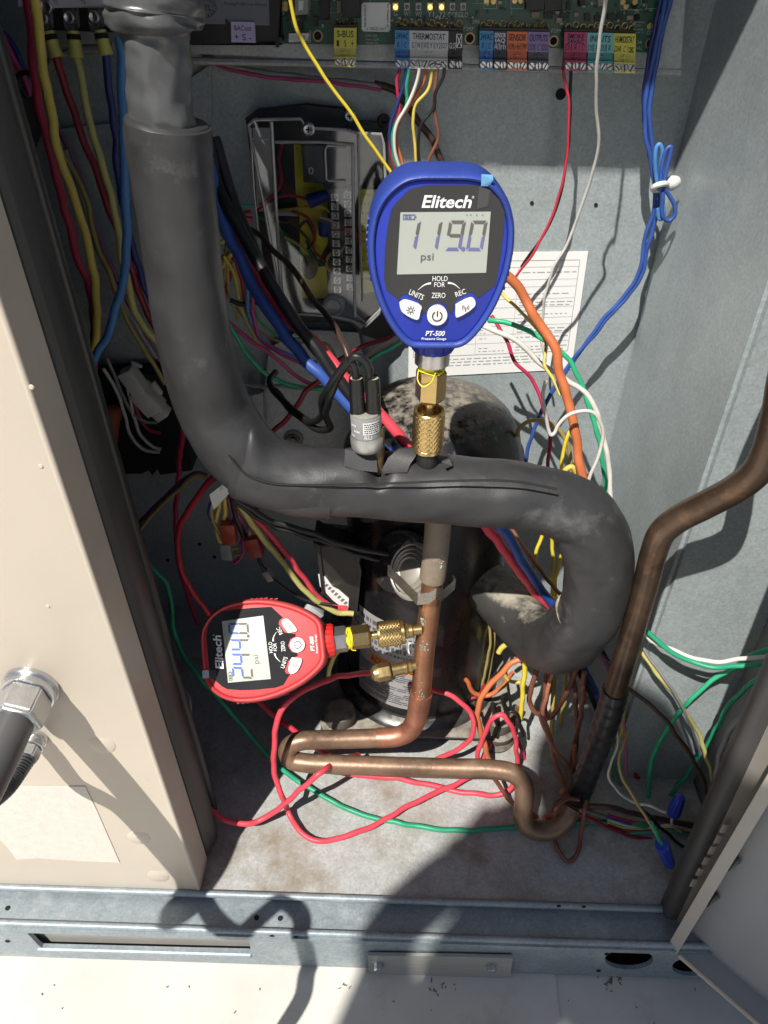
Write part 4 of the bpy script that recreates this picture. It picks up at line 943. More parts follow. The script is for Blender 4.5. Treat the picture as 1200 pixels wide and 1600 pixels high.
def plug(x0, y0, x1, y1, c, title, pins, tcol=None, hcon=31, slope=.02, th=.45):
    yl = YBD - .012
    sh = (x1 - x0) * slope
    bm = BM(); slab(bm, [(x0, y0), (x1 - .3, y0 + sh), (x1 - .8, y1 + sh), (x0 - .3, y1)], yl, .002)
    t = obj('terminal_plug', bm, PM(c), cb)
    bm = BM(); slab(bm, [(x0, y0 - 5), (x1 - .3, y0 - 5 + sh), (x1 - .3, y0 + 2 + sh), (x0, y0 + 2)], yl + .0022, .010); obj('header', bm, BLACKP, t)
    bm = BM(); slab(bm, [(x0 + .4, y1 - 1), (x1 - 1.5, y1 - 1 + sh), (x1 - 1.8, y1 + hcon * .55 + sh), (x0 + .2, y1 + hcon * .55)], yl + .0024, .008); slab(bm, [(x0 + .2, y1 + hcon * .42), (x1 - 1.5, y1 + hcon * .42 + sh), (x1 - 2, y1 + hcon * .95 + sh), (x0, y1 + hcon * .95)], yl - .002, .0115)
    n = len(pins); w_ = (x1 - x0 - 1.5) / n
    cx0 = (x0 + x1) / 2 - .5
    slab(bm, [(cx0 - 1.2, y1 + 1), (cx0 + 1.2, y1 + 1), (cx0 + 1.2, y1 + hcon * .42), (cx0 - 1.2, y1 + hcon * .42)], yl + .001, .002)
    slab(bm, [(cx0 - w_ * .6, y1 + hcon * .18), (cx0 + w_ * .6, y1 + hcon * .18), (cx0 + w_ * .6, y1 + hcon * .25), (cx0 - w_ * .6, y1 + hcon * .25)], yl + .0008, .002)
    obj('plug_body', bm, PM(c, True), t)
    for i in range(n):
        px = x0 + w_ * (i + .5); py = y1 + hcon * .70 + sh * (i + .5) / n
        p = P(px, py, yl - .002); bm = BM(); lathe(bm, p, (0, -1, 0), [(-.001, .0027), (.0003, .0027), (.0006, .0023), (.0003, .0021)], 16); obj('screw', bm, STEEL, t)
        bm = BM(); box(bm, p + Vector((0, -.0006, 0)), (.0044, .0006, .0007), Matrix.Rotation(rad(40 + 37 * i), 3, 'Y')); obj('screw_slot', bm, DARK, t)
        # pin loop above the header
        q = P(px, y0 - 8 + sh * (i + .5) / n - (4 if i % 2 else 0), YBD); bm = BM()
        tube(bm, [(q.x + .0021 * math.cos(a), q.y - .0012, q.z + .0021 * math.sin(a)) for a in [k * math.pi / 5 for k in range(11)]], r=.0006, seg=6, n=2); tube(bm, [(q.x, q.y - .001, q.z - .001), (q.x, q.y - .004, q.z - .004)], r=.0005, seg=5, n=2); obj('pin', bm, GOLD, t)
        # divider + pin name
    bm = BM(); ym = (y0 + y1) / 2
    tl = title.split('\n')
    for j, s in enumerate(tl):
        yy = y0 + (y1 - y0) * (.30 if len(tl) == 1 else (.20 + .28 * j)) + sh * .5
        text_px(bm, s, (x0 + x1) / 2 - .3, yy, yl - .0003, min((x1 - x0) * .84, len(s) * 5.2), (y1 - y0) * (th - .12 if len(tl) == 1 else .24), bold=.012)
    for i, s in enumerate(pins):
        if s: text_px(bm, s, x0 + w_ * (i + .5) + .3, y0 + (y1 - y0) * .76 + sh * (i + .5) / n, yl - .0003, min(w_ * .82, len(s) * 3.6), (y1 - y0) * .30)
        if i and title != 'S-BUS' and title != 'BACnet': slab(bm, [(x0 + w_ * i - .25, y0 + (y1 - y0) * .58), (x0 + w_ * i + .25, y0 + (y1 - y0) * .58), (x0 + w_ * i + .25, y0 + (y1 - y0) * .98), (x0 + w_ * i - .25, y0 + (y1 - y0) * .98)], yl - .0003, .0002)
    o = obj('plug_lettering', bm, WHITEINK if (tcol == 'w') else INK, t, smooth=0); o['kind'] = 'stuff'
    return t
plug(522, 43.5, 557.5, 75.5, 'yellow', 'S-BUS', ['-', 'S', '+'], hcon=31, slope=.0)
plug(617, 47, 640, 77, 'blue', '24VAC', ['R', 'C'])
plug(640, 47.5, 701, 77.5, 'white', 'THERMOSTAT', ['G', 'W1', 'W2', 'Y1', 'Y2', 'OCP'])
gl = plug(701, 48.5, 724, 78.5, 'black', ' ', ['GLO', ''], 'w')
bm = BM()
for (a, b, c, d) in ((713, 53, 722, 54), (713, 74, 722, 75), (713, 53, 714, 75), (721, 53, 722, 75)): slab(bm, rect(a, b, c, d), YBD - .0124, .0002)
slab(bm, [(713, 54), (714, 53.5), (722, 74), (721, 75)], YBD - .0124, .0002); slab(bm, [(721, 53.5), (722, 54), (714, 75), (713, 74)], YBD - .0126, .0002); o = obj('crossed_box', bm, WHITEINK, gl, smooth=0); o['kind'] = 'stuff'
plug(749.5, 48, 771.5, 79, 'blue', '24VAC', ['R', 'C']); plug(771.5, 48.5, 792.5, 79.5, 'navy', 'SENSOR\nIAQ', ['AI1', 'rh'], 'w'); plug(792.5, 49, 825, 80, 'orange', 'SENSOR', ['HUM', 'rh', 'TMP']); plug(825, 49.5, 859, 81, 'purple', 'OUTPUTS', ['DO1', 'C', 'DO2'])
plug(882, 50, 918, 81, 'magenta', 'SMOKE\n24VAC', ['DI1', 'R', 'C']); plug(918, 51, 959, 82, 'teal', 'INPUTS', ['DI2', 'R', 'DI3', 'R']); hm = plug(959, 52, 994, 84, 'yellow', 'HUMIDISTAT', ['DI4', 'C', ''])
bm = BM(); slab(bm, [(983, 74), (991, 74.3), (991, 75), (983, 75)], YBD - .0124, .0002); slab(bm, [(983, 81), (991, 81.3), (991, 82), (983, 82)], YBD - .0124, .0002); slab(bm, [(983, 74.2), (984, 74), (991, 81.5), (990, 82)], YBD - .0126, .0002); slab(bm, [(990, 74.2), (991, 74.4), (984, 82), (983, 81.4)], YBD - .0128, .0002); o = obj('crossed_box', bm, INK, hm, smooth=0); o['kind'] = 'stuff'
# small parts on the board
bm = BM()
for s, a, b, w_, h_ in (('G', 618, 21, 6, 8), ('W1', 636, 21, 10, 8), ('W2', 654, 22, 10, 8), ('Y1', 673, 22, 10, 8), ('Y2', 691, 22, 10, 8), ('OCP', 707, 23, 15, 8), ('GLO', 724, 23, 15, 8), ('P298', 742, 34, 15, 6), ('P297', 732, 45, 15, 6), ('P299', 869, 48, 15, 6), ('COM', 1017, 51, 13, 6), ('24', 999, 66, 7, 5), ('VAC', 999, 75, 10, 5), ('TSTAT_COM', 580, 56, 18, 4), ('from_COM', 582, 62, 20, 4), ('jumper S2', 581, 67, 18, 4), ('to disconnect', 996, 34, 24, 3.4), ('IND_COM', 994, 40, 14, 3.4), ('from COM', 996, 46, 17, 3.4), ('jumper 11', 997, 51, 17, 3.4), ('MBUS', 1014, 15, 11, 4)):
    text_px(bm, s, a, b, YBD - .0002, w_, h_)
for r_ in [(756, -6, 776, 13), (798, -6, 818, 13), (970, -10, 1002, 15), (1010, -10, 1036, 13), (452, 48, 485, 66)]:
    x0, y0, x1, y1 = r_
    for q in (rect(x0, y0, x1, y0 + .6), rect(x0, y1, x1, y1 + .6), rect(x0, y0, x0 + .6, y1), rect(x1, y0, x1 + .6, y1)): slab(bm, q, YBD - .0003, .0002)
o = obj('silkscreen_print', bm, SILK, cb, smooth=0); o['kind'] = 'stuff'
def comp(name, x0, y0, x1, y1, th, mat, bev=.0004, par=cb):
    bm = BM(); slab(bm, rect(x0, y0, x1, y1), YBD - th, th, bev=bev); return obj(name, bm, mat, par, smooth=30)
CHIP = M('chip_black', (.014, .014, .015), .42, var=.15)
comp('relay', 824, -30, 851, 16, .014, BLACKP); comp('relay', 852, -30, 878, 17, .014, BLACKP)
comp('phone_jack', 537, -40, 562, 27, .014, BLACKP); comp('usb_socket', 462, -25, 482, 23, .011, M('socket_grey', (.33, .32, .30), .4)); comp('usb_tongue', 467, 2, 474, 16, .0115, WHITEP)
comp('chip', 500, -10, 514, 30, .003, CHIP); comp('usb_port', 452, 53, 481, 65, .008, STEEL); comp('usb_slot', 456, 56, 476, 60, .0085, M('socket_inner', (.5, .5, .48), .4))
comp('capacitor', 490, 27, 496, 40, .004, CHIP); comp('chip', 465, 37, 473, 46, .003, CHIP)
for i, (a, b, w_, h_) in enumerate([(831, 19, 12, 9), (851, 20, 12, 9), (876, 20, 13, 8), (870, 28, 8, 8), (886, 4, 6, 11), (914, 22, 8, 10), (935, 0, 9, 9), (950, 22, 12, 8), (965, 22, 8, 8), (980, 25, 9, 6), (907, 0, 7, 8), (1006, -4, 6, 8), (527, 2, 6, 18), (470, 25, 8, 7), (448, 22, 6, 10), (897, 20, 7, 6), (930, 25, 9, 7)]):
    comp('chip_component', a, b, a + w_, b + h_, .0025, CHIP if i % 3 else M('smd_tan', (.30, .24, .16), .5), .0002)
for i, (a, lit) in enumerate([(618, 1), (636, 0), (654, 0), (672, 1), (690, 1), (707, 0), (724, 0)]):
    comp('led_base', a - 4, 5, a + 4, 16, .0012, M('led_white', (.5, .47, .40), .5), .0002)
    bm = BM(); lathe(bm, P(a, 11, YBD - .001), (0, -1, 0), [(0, .0015), (.0014, .0013), (.0018, .0004)], 12)
    obj('led', bm, M('led_lit_amber', (.9, .55, .1), .4, emit=((1, .55, .08), 4.0)) if lit else M('led_off', (.16, .15, .13), .3), cb)
    comp('led_resistor', a - 4, -8, a + 4, 1, .0016, CHIP, .0002)
for (a, b, r_) in [(496.5, 56, 8), (734, 60, 8), (865, 64, 7.5), (1016, 68, 8)]:
    p = P(a, b, YBD); k = m_per_px(p); bm = BM(); lathe(bm, p, (0, -1, 0), [(-.0004, r_ * k), (.0003, r_ * k), (.0003, r_ * k * .75), (-.0002, r_ * k * .7)], 24, cap1=False); obj('mounting_eyelet', bm, M('copper_ring', (.40, .27, .15), .35, .7), cb)
    bm = BM(); lathe(bm, p, (0, -1, 0), [(.0001, r_ * k * .73), (.0002, r_ * k * .73)], 20); obj('mounting_hole', bm, DARK, cb)
for (a, b) in [(760, 2), (771, 2), (804, 1), (814, 1), (1015, 41), (1024, 41), (446, 6), (446, 13), (973, 3), (978, 10), (992, 3)]:
    p = P(a, b, YBD); bm = BM(); lathe(bm, p, (0, -1, 0), [(0, .0024), (.0006, .0020), (.0006, .001)], 12); obj('solder_pad', bm, GOLD, cb)
for (a, b, r_) in [(907, 4, .0026), (991, 8, .0026), (995, 27, .0024)]:
    bm = BM(); lathe(bm, P(a, b, YBD - .0003), (0, -1, 0), [(0, r_), (.0002, r_)], 14); obj('board_hole', bm, DARK, cb)
# the many tiny parts nobody could pick apart
rn = random.Random(21); bm = BM(); bm2 = BM()
for i in range(150):
    a = rn.choice([rn.uniform(440, 530), rn.uniform(740, 1020), rn.uniform(740, 1020), rn.uniform(610, 740)]); b = rn.uniform(-20, 38) if a > 740 or a < 530 else rn.uniform(24, 32)
    w_ = rn.choice([2, 3, 3, 5]); h_ = rn.choice([2, 3, 5]); slab(bm if i % 3 else bm2, rect(a, b, a + w_, b + h_), YBD - rn.uniform(.0008, .002), .001)
o = obj('small_components', bm, CHIP, cb, smooth=0); o['kind'] = 'stuff'
for i in range(60):
    a = rn.uniform(440, 1020); b = rn.uniform(-20, 40); L_ = rn.uniform(6, 26)
    slab(bm2, rect(a, b, a + L_, b + .5) if i % 2 else rect(a, b, a + .5, b + L_ * .5), YBD - .0002, .0001)
o = obj('solder_points', bm2, M('pale_solder', (.30, .33, .30), .4, .3), cb, smooth=0); o['kind'] = 'stuff'
# board sticker (the code square itself stays blank)
bm = BM()
slab(bm, [(568, 4), (607, 4), (610, 7), (610, 46), (607, 50), (568, 49), (565, 46), (565, 7)], YBD - .0008, .0006); st = obj('board_sticker', bm, PAPER, cb)
bm = BM(); text_px(bm, '08.06.0105/C', 570.5, 24, YBD - .001, 30, 4, rot=-90); text_px(bm, 'P: 103956-18', 606, 24, YBD - .001, 30, 4, rot=-90); text_px(bm, 's: 180625-3417', 588, 45, YBD - .001, 30, 5)
o = obj('sticker_text', bm, INK, st, smooth=0); o['kind'] = 'stuff'
# ------------------------------------------------ network module
YM = .686
nm = thing('network_module', 'black plastic communication module with grey label left of the circuit board', 'module', P(370, 60, YM))
bm = BM(); slab(bm, [(285, -60), (438, -60), (439, 62), (434, 70), (300, 66), (285, 60)], YM, .02, bev=.002); obj('case', bm, BLACKP, nm, smooth=35)
bm = BM(); slab(bm, [(292, -60), (418, -60), (421, 40), (362, 38), (352, 28), (352, 38), (296, 37)], YM - .0008, .0006); ml = obj('grey_label', bm, M('module_label', (.17, .18, .20), .5, var=.04), nm)
bm = BM(); text_px(bm, 'Prodigy® BACnet Module', 384, 7, YM - .0011, 66, 6); text_px(bm, 'BTL', 322, 12, YM - .0011, 17, 9, bold=.02)
for r0_, r1_ in ((15, 16.2), (10.5, 11.2)):
    for i in range(28):
        a0, a1 = i * math.pi / 14, (i + .8) * math.pi / 14
        bm.faces.new([bm.verts.new(P(322 + r * math.cos(a), 12 + r * math.sin(a), YM - .0011)) for a, r in ((a0, r0_), (a1, r0_), (a1, r1_), (a0, r1_))])
for i in range(16):
    a = i * math.pi / 8; 
    if abs(math.sin(a)) > .3: bm.faces.new([bm.verts.new(P(322 + r * math.cos(b), 12 + r * math.sin(b), YM - .0011)) for b, r in ((a, 12), (a + .16, 12), (a + .16, 14.4), (a, 14.4))])
o = obj('label_print', bm, INK, ml, smooth=0); o['kind'] = 'stuff'
bm = BM(); slab(bm, [(361, 34), (397.5, 34.5), (399, 67), (361.5, 66)], YM - .004, .004); lp = obj('lilac_plug', bm, PM('lilac'), nm)
bm = BM(); text_px(bm, 'BACnet', 379.5, 44, YM - .0044, 27, 8); text_px(bm, '+ S -', 379.5, 58, YM - .0044, 27, 10); o = obj('plug_lettering', bm, INK, lp, smooth=0); o['kind'] = 'stuff'
# ------------------------------------------------ contactor
ct = thing('contactor', 'grey contactor with screw lugs and yellow crimped wires at top left', 'contactor', P(110, 30, .66))
bm = BM(); slab(bm, [(60, -60), (180, -60), (182, 46), (70, 42)], .655, .05, bev=.002); obj('housing', bm, BLACKP, ct, smooth=35)
bm = BM(); slab(bm, [(28, -60), (178, -60), (180, 11), (80, 10), (72, 2), (60, 0), (52, 8), (30, 8)], .640, .012, bev=.001); fpz = obj('label_plate', bm, M('pale_grey_plate', (.50, .51, .53), .45, var=.04), ct, smooth=35)
bm = BM(); text_px(bm, 'T2', 87, 3.5, .6396, 7, 6); text_px(bm, 'T3', 130, 3.5, .6396, 7, 6); o = obj('plate_lettering', bm, INK, fpz, smooth=0); o['kind'] = 'stuff'
p = P(72, 10, .64); bm = BM(); lathe(bm, p, (0, -1, 0), [(-.006, .0045), (.001, .0045), (.002, .0035), (.0012, .002)], 20); obj('screw', bm, STEEL, ct)
LUGB = M('clear_lug_boot', (.10, .10, .10), .2, spec=.7)
for (a, b) in [(67, 28), (108, 27), (147, 26)]:
    bm = BM(); slab(bm, [(a - 8, b - 12), (a + 7, b - 12), (a + 9, b + 14), (a + 4, b + 22), (a - 3, b + 22), (a - 8, b + 10)], .645, .008, bev=.001); obj('lug_boot', bm, LUGB, ct, smooth=35)
    bm = BM(); lathe(bm, P(a, b, .645), (0, -1, 0), [(-.002, .004), (.001, .004), (.002, .003), (.001, .0015)], 18); obj('lug_screw', bm, STEEL, ct)
CRIMP = M('yellow_crimp', (.55, .50, .13), .45, var=.06)
for i, (x0, y0, x1, y1) in enumerate([(76, 49, 89, 89), (114, 48, 120, 90), (156, 47, 166, 86)]):
    bm = BM(); A = P(x0, y0, .646); B = P(x1, y1, .644); lathe(bm, A, B - A, [(0, .0040), (.003, .0046), ((B - A).length * .6, .0046), ((B - A).length, .0052), ((B - A).length + .0003, .0042)], 20)
    o = obj('crimp_sleeve', bm, CRIMP, ct)
    bm = BM(); lathe(bm, A, B - A, [(.002, .0048), (.0055, .0049)], 20); obj('dark_mark', bm, DARK, o)
# ------------------------------------------------ clear relay enclosure
YE = .735
en = thing('relay_enclosure', 'black relay box with clear plastic cover and terminal strip behind the blue gauge', 'enclosure', P(490, 500, YE))
bm = BM(); slab(bm, [(384, 186), (402, 172), (480, 165), (548, 172), (556, 190), (590, 192), (596, 182), (606, 184), (608, 200), (604, 212), (606, 300), (612, 460), (640, 470), (640, 520), (590, 530), (565, 522), (545, 505), (436, 500), (420, 470)], YE - .008, .008, bev=.001); obj('base', bm, M('enclosure_base', (.018, .018, .020), .45, var=.15), en, smooth=35)
YC = YE - .034
CLEAR = clear_plastic('clear_cover', (.95, .96, .96), .4)
CLEAR_E = M('clear_edge_plastic', (.30, .305, .31), .12, var=.3, spec=.9)
outl = [(388, 196), (397, 187), (470, 186), (480, 200), (540, 203), (560, 208), (596, 210), (600, 225), (604, 320), (606, 450), (592, 490), (572, 510), (548, 500), (520, 494), (450, 490), (440, 478), (414, 330)]
bm = BM(); prism(bm, [[P(a, b, YC) for a, b in outl]], (0, .0012, 0)); obj('clear_cover', bm, CLEAR, en, smooth=0)
bm = BM()
n = len(outl)
for i in range(n):
    a, b = outl[i], outl[(i + 1) % n]; bm.faces.new([bm.verts.new(v) for v in (P(*a, YC + .0014), P(*b, YC + .0014), P(*b, YC + .0014) + Vector((0, .025, 0)), P(*a, YC + .0014) + Vector((0, .025, 0)))])
obj('cover_wall', bm, CLEAR, en, smooth=0)
def rib(l, r=.0011, y=YC - .0006, mat=CLEAR_E):
    bm = BM(); tube(bm, [(*P(a, b, y), r) for a, b in l], seg=8, n=1); return obj('cover_rib', bm, mat, en)
rib([(a, b) for a, b in outl] + [outl[0]], .0013)
rib([(424, 190), (430, 300), (437, 420), (442, 485)], .0016); rib([(391, 200), (397, 300), (407, 400), (416, 470)], .0010)
rib([(551, 225), (552, 330), (553, 430), (555, 495)], .0014, mat=M('bright_edge', (.45, .46, .47), .18, var=.1)); rib([(559, 208), (562, 330), (566, 470)], .0010)
rib([(430, 222), (500, 222), (551, 226)], .0012); rib([(392, 217), (425, 217)], .0008)
rib([(452, 490), (500, 488), (530, 496), (552, 502), (565, 512)], .0022, YC + .008); rib([(555, 490), (572, 505), (598, 480)], .0012)
rib([(540, 229), (512, 228), (508, 234), (510, 280), (514, 283), (540, 282)], .0009, mat=M('bright_edge', (.45, .46, .47), .18))
for (a, b) in [(482, 202), (547, 181)]:
    p = P(a, b, YC - .0008 if b > 190 else YE - .01); bm = BM(); lathe(bm, p, (0, -1, 0), [(-.003, .0052), (.001, .0052), (.0022, .0038), (.0016, .0014)], 22); o = obj('screw', bm, STEEL, en)
    bm = BM(); box(bm, p + Vector((0, -.0019, 0)), (.0046, .0008, .0010)); box(bm, p + Vector((0, -.0019, 0)), (.0010, .0008, .0046)); obj('screw_cross', bm, DARK, o)
YLB = M('yellow_label', (.80, .68, .04), .55, var=.05)
YI = YE - .011
def inner(name, px, mat, y=YI, th=.002, par=en): 
    bm = BM(); slab(bm, px, y, th); return obj(name, bm, mat, par)
inner('yellow_label', [(459, 226), (470, 226), (476, 285), (505, 287), (512, 310), (512, 380), (480, 440), (470, 470), (468, 340), (462, 300)], YLB)
inner('yellow_label', [(470, 420), (510, 416), (512, 466), (472, 466)], YLB, YI - .001)
inner('yellow_label', [(559, 296), (598, 297), (604, 455), (563, 458)], YLB, YC + .006)
bm = BM()
for i, s in enumerate(['7. NO', '19. C', '8. NO', '17. N', '9. C', '12. N', '11. N', '5. C', '15. NO', '6. NO']): text_px(bm, s, 572, 304 + i * 14.6, YC + .0056, 14, 4)
text_px(bm, '24V AC/DC', 484, 294, YI - .0004, 20, 4); text_px(bm, 'X', 464, 232, YI - .0004, 4, 5); o = obj('label_lettering', bm, INK, en, smooth=0); o['kind'] = 'stuff'
inner('silver_bracket', [(395, 200), (424, 200), (428, 330), (402, 330)], M('glare_silver', (.62, .62, .60), .4, .2), YI, .002)  # bracket lightened to paint the glare on the clear cover
rl = inner('relay', [(472, 228), (505, 228), (508, 285), (474, 284)], M('relay_black', (.02, .02, .02), .3), YI - .016, .016)
inner('relay', [(510, 232), (545, 231), (546, 282), (514, 284)], BLACKP, YI - .012, .012)
bm = BM(); text_px(bm, '0', 486, 267, YI - .0165, 8, 11); text_px(bm, 'CONTROL RELAY', 489, 240, YI - .0165, 40, 4) if False else None; o = obj('relay_mark', bm, WHITEINK, rl, smooth=0)
inner('terminal_strip', [(513, 295), (555, 293), (559, 455), (520, 456)], BLACKP, YI - .012, .012)
for i in range(11):
    for cx, dy in ((523, 4), (543, 0)):
        px = cx + i * .45; py = 304 + dy + i * 14.4
        if py > 452: continue
        p = P(px, py, YI - .012); bm = BM(); box(bm, p + Vector((0, -.0006, 0)), (.0066, .0012, .0058)); lathe(bm, p, (0, -1, 0), [(0, .0024), (.0018, .0024), (.0024, .0018), (.0016, .0008)], 14); obj('terminal_screw', bm, STEEL, en, smooth=30)
inner('knockout_disc', ell(484, 415, 13, 22, 20), M('tan_disc', (.22, .15, .06), .6), YI - .002, .002)
for (a, b, c, d) in [(482, 315, 512, 304), (508, 345, 506, 368)]:
    A = P(a, b, YC + .010); B = P(c, d, YC + .010); bm = BM(); lathe(bm, A, B - A, [(0, .0062), (.003, .0062), ((B - A).length, .0046), ((B - A).length + .001, .002)], 14); obj('wire_nut', bm, M('blue_wire_nut', (.012, .03, .26), .4), en)
rn = random.Random(11)
cols = [(.45, .03, .06), (.6, .5, .1), (.6, .6, .58), (.02, .22, .12), (.30, .10, .05), (.5, .04, .08), (.65, .6, .2), (.05, .05, .05)]
wl = [[(400, 330), (430, 310), (450, 305), (485, 312)], [(425, 330), (470, 325), (500, 322), (525, 338)], [(500, 340), (520, 346), (533, 352)], [(405, 340), (430, 350), (455, 380), (478, 408), (478, 420)], [(430, 345), (455, 350), (480, 372), (487, 385)], [(440, 225), (436, 250), (440, 280), (432, 300), (405, 320)], [(445, 370), (470, 385), (482, 398)], [(450, 350), (462, 360), (478, 345), (488, 360), (492, 375), (480, 390)], [(455, 330), (480, 340), (492, 365), (490, 390), (510, 410)], [(535, 395), (515, 398), (510, 415), (520, 428)], [(420, 335), (440, 332), (465, 333)], [(478, 375), (490, 400), (505, 415)]]
for i, l in enumerate(wl):
    bm = BM(); tube(bm, [(*P(a, b, YC + .012 - .004 * math.sin(j + i)), .0013 if i != 10 else .003) for j, (a, b) in enumerate(l)], seg=8, n=6); obj('inner_wire', bm, M('inner_wire_%d' % (i % 8), cols[i % 8], .45), en)
bm = BM(); lathe(bm, P(522, 475, YC + .012), (0, -1, 0), [(0, .011), (.006, .0105), (.007, .008), (.005, .006)], 24); obj('clear_boss', bm, CLEAR_E, en)
bm = BM(); tube(bm, [(*P(600 + 7 * math.cos(a), 189 + 7 * math.sin(a), YE - .010), .0022) for a in [k * math.pi / 6 for k in range(13)]], seg=8, n=2); obj('mounting_lug', bm, BLACKP, en)
# ------------------------------------------------ paper notice on the wall
YN = YB - .0012
pn = thing('paper_notice', 'white printed paper chart stuck on the back wall behind the blue gauge', 'notice', P(790, 580, YN))
quad = [(640, 396), (919, 393), (893, 577), (638, 590)]
bm = BM(); slab(bm, quad, YN, .0008); sh_ = obj('sheet', bm, PAPER, pn)
def bil(u, v):
    (a, b), (c, d), (e, f), (g, h) = quad
    return ((a * (1 - u) + c * u) * (1 - v) + (g * (1 - u) + e * u) * v, (b * (1 - u) + d * u) * (1 - v) + (h * (1 - u) + f * u) * v)
bm = BM()
def ln(u0, v0, u1, v1, t=.5):
    (a, b), (c, d) = bil(u0, v0), bil(u1, v1); L_ = math.hypot(c - a, d - b); nx, ny = -(d - b) / L_ * t / 2, (c - a) / L_ * t / 2
    bm.faces.new([bm.verts.new(P(x, y, YN - .0002)) for x, y in ((a + nx, b + ny), (c + nx, d + ny), (c - nx, d - ny), (a - nx, b - ny))])
for v in (.07, .125, .23, .29, .39, .46, .55, .61, .68, .75, .84): ln(.03, v, .96, v, .45 if v not in (.07, .84) else .9)
ln(.03, .07, .03, .84, .9); ln(.96, .07, .96, .84, .9); ln(.62, .125, .62, .84, .4); ln(.40, .125, .40, .84, .4)
o = obj('table_rule', bm, M('rule_grey', (.32, .33, .35), .7), sh_, smooth=0); o['kind'] = 'stuff'
bm = BM(); rn = random.Random(2)
for v in (.17, .32, .35, .42, .445, .49, .52, .58, .64, .665, .71, .79, .815, .87, .895, .92):
    u = .64 if v < .83 else .06
    while u < (.93 if v < .83 else .8):
        l = rn.uniform(.012, .05); ln(u, v, min(.95, u + l), v, 1.5); u += l + .012
        if v < .83 and rn.random() < .08: break
    u = .42
    if v < .83:
        while u < .6:
            l = rn.uniform(.01, .03); ln(u, v, u + l, v, 1.3); u += l + .012
            if rn.random() < .3: break
o = obj('table_text', bm, M('text_grey', (.36, .37, .39), .7), sh_, smooth=0); o['kind'] = 'stuff'
# ------------------------------------------------ solid block paints the shade of a recess low on the left, with capacitor and plugs
db = thing('recess_block', 'near-black block painting the dark recess left of the foam pipe bend', 'box', P(210, 740, .70))
bm = BM(); slab(bm, [(110, 592), (262, 585), (285, 600), (300, 735), (250, 742), (246, 733), (238, 743), (232, 735), (222, 740), (165, 741)], .708, .03); obj('box', bm, M('recess_black', (.006, .006, .006), .7), db)
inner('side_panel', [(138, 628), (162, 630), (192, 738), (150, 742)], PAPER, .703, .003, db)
bm = BM()
for i in range(9): slab(bm, [(146 + i * 2.4, 642 + i * 11), (160 + i * 3, 642 + i * 11), (160 + i * 3, 643 + i * 11), (146 + i * 2.4, 643 + i * 11)], .7026, .0002)
o = obj('panel_print', bm, GREYINK, db, smooth=0); o['kind'] = 'stuff'
ca = thing('lead_boot', 'rust orange rubber boot over a grey lead beside the dark recess block', 'boot', P(172, 705, .69))
A = P(176, 640, .688); B = P(172, 704, .688); bm = BM(); lathe(bm, A, B - A, [(-.003, .006), (0, .0095), (.010, .0095), (.011, .0082), ((B - A).length, .0068), ((B - A).length + .001, .004)], 24); obj('boot', bm, M('rust_boot', (.30, .065, .025), .55, var=.12), ca)
bm = BM(); tube(bm, [(*P(a, b, .688), .0042) for a, b in ((172, 698), (171, 730), (168, 765), (160, 800))], seg=12, n=5); obj('lead', bm, M('grey_lead', (.05, .05, .055), .5), ca)
pc = thing('plug_connector', 'white plastic plug connector hanging at the left edge of the foam pipe', 'connector', P(230, 620, .60))
WP2 = M('aged_white_plastic', (.34, .33, .31), .45, var=.08)
def obox(name, a, b, c, d, wid, th, y, mat, par):
    A = P(a, b, y); B = P(c, d, y); ax = (B - A); L_ = ax.length; ax.normalize(); s = Vector((0, 1, 0)).cross(ax).normalized()
    rot = Matrix((s, Vector((0, 1, 0)), ax)).transposed(); bm = BM(); box(bm, (A + B) / 2, (wid, th, L_), rot, bev=.0009); return obj(name, bm, mat, par, smooth=30)
obox('plug_half', 196, 577, 222, 612, .013, .016, .60, WP2, pc); obox('socket_half', 216, 607, 246, 640, .017, .018, .602, WP2, pc); obox('wire_seal', 244, 636, 258, 650, .013, .014, .602, WP2, pc); obox('latch', 238, 597, 252, 616, .004, .005, .595, WP2, pc); obox('latch', 205, 566, 222, 573, .003, .003, .595, WP2, pc)
# tag and little connectors under the pipe bend
tg = thing('cable_tag', 'white cable tag hanging below the foam pipe bend', 'tag', P(342, 778, .54))
inner('tag', [(327, 773), (350, 756), (359, 770), (334, 797)], PAPER, .535, .0006, tg)
bm = BM()
for i in range(4): text_px(bm, 'IIIII', 345.5 + i * .3, 762 + i * 1.1, .5346, 6, .8, rot=-38)
o = obj('tag_print', bm, GREYINK, tg, smooth=0); o['kind'] = 'stuff'
for i, (a, b, c, d, lab) in enumerate([(356, 815, 360, 846, 'rust red crimp connector hanging from the harness under the pipe bend, left one'), (392, 838, 402, 866, 'rust red crimp connector hanging from the harness under the pipe bend, right one')]):
    o = obox('crimp_connector', a, b, c, d, .013, .012, .545, M('red_crimp', (.32, .05, .03), .4), None); tag(o, lab, 'connector', 'crimp connectors under the bend')
o = obox('wire_clip', 352, 848, 356, 872, .010, .008, .548, WP2, None); tag(o, 'greyish clip dangling under the left crimp connector', 'clip')
o = obox('wire_clip', 414, 890, 424, 905, .007, .008, .55, WP2, None); tag(o, 'small translucent clip on the thin black wire above the red gauge', 'clip')
o = obox('wire_clip', 478, 945, 500, 962, .012, .010, .56, M('clip_grey', (.42, .44, .46), .4), None); tag(o, 'grey clip behind the right shoulder of the red gauge', 'clip')
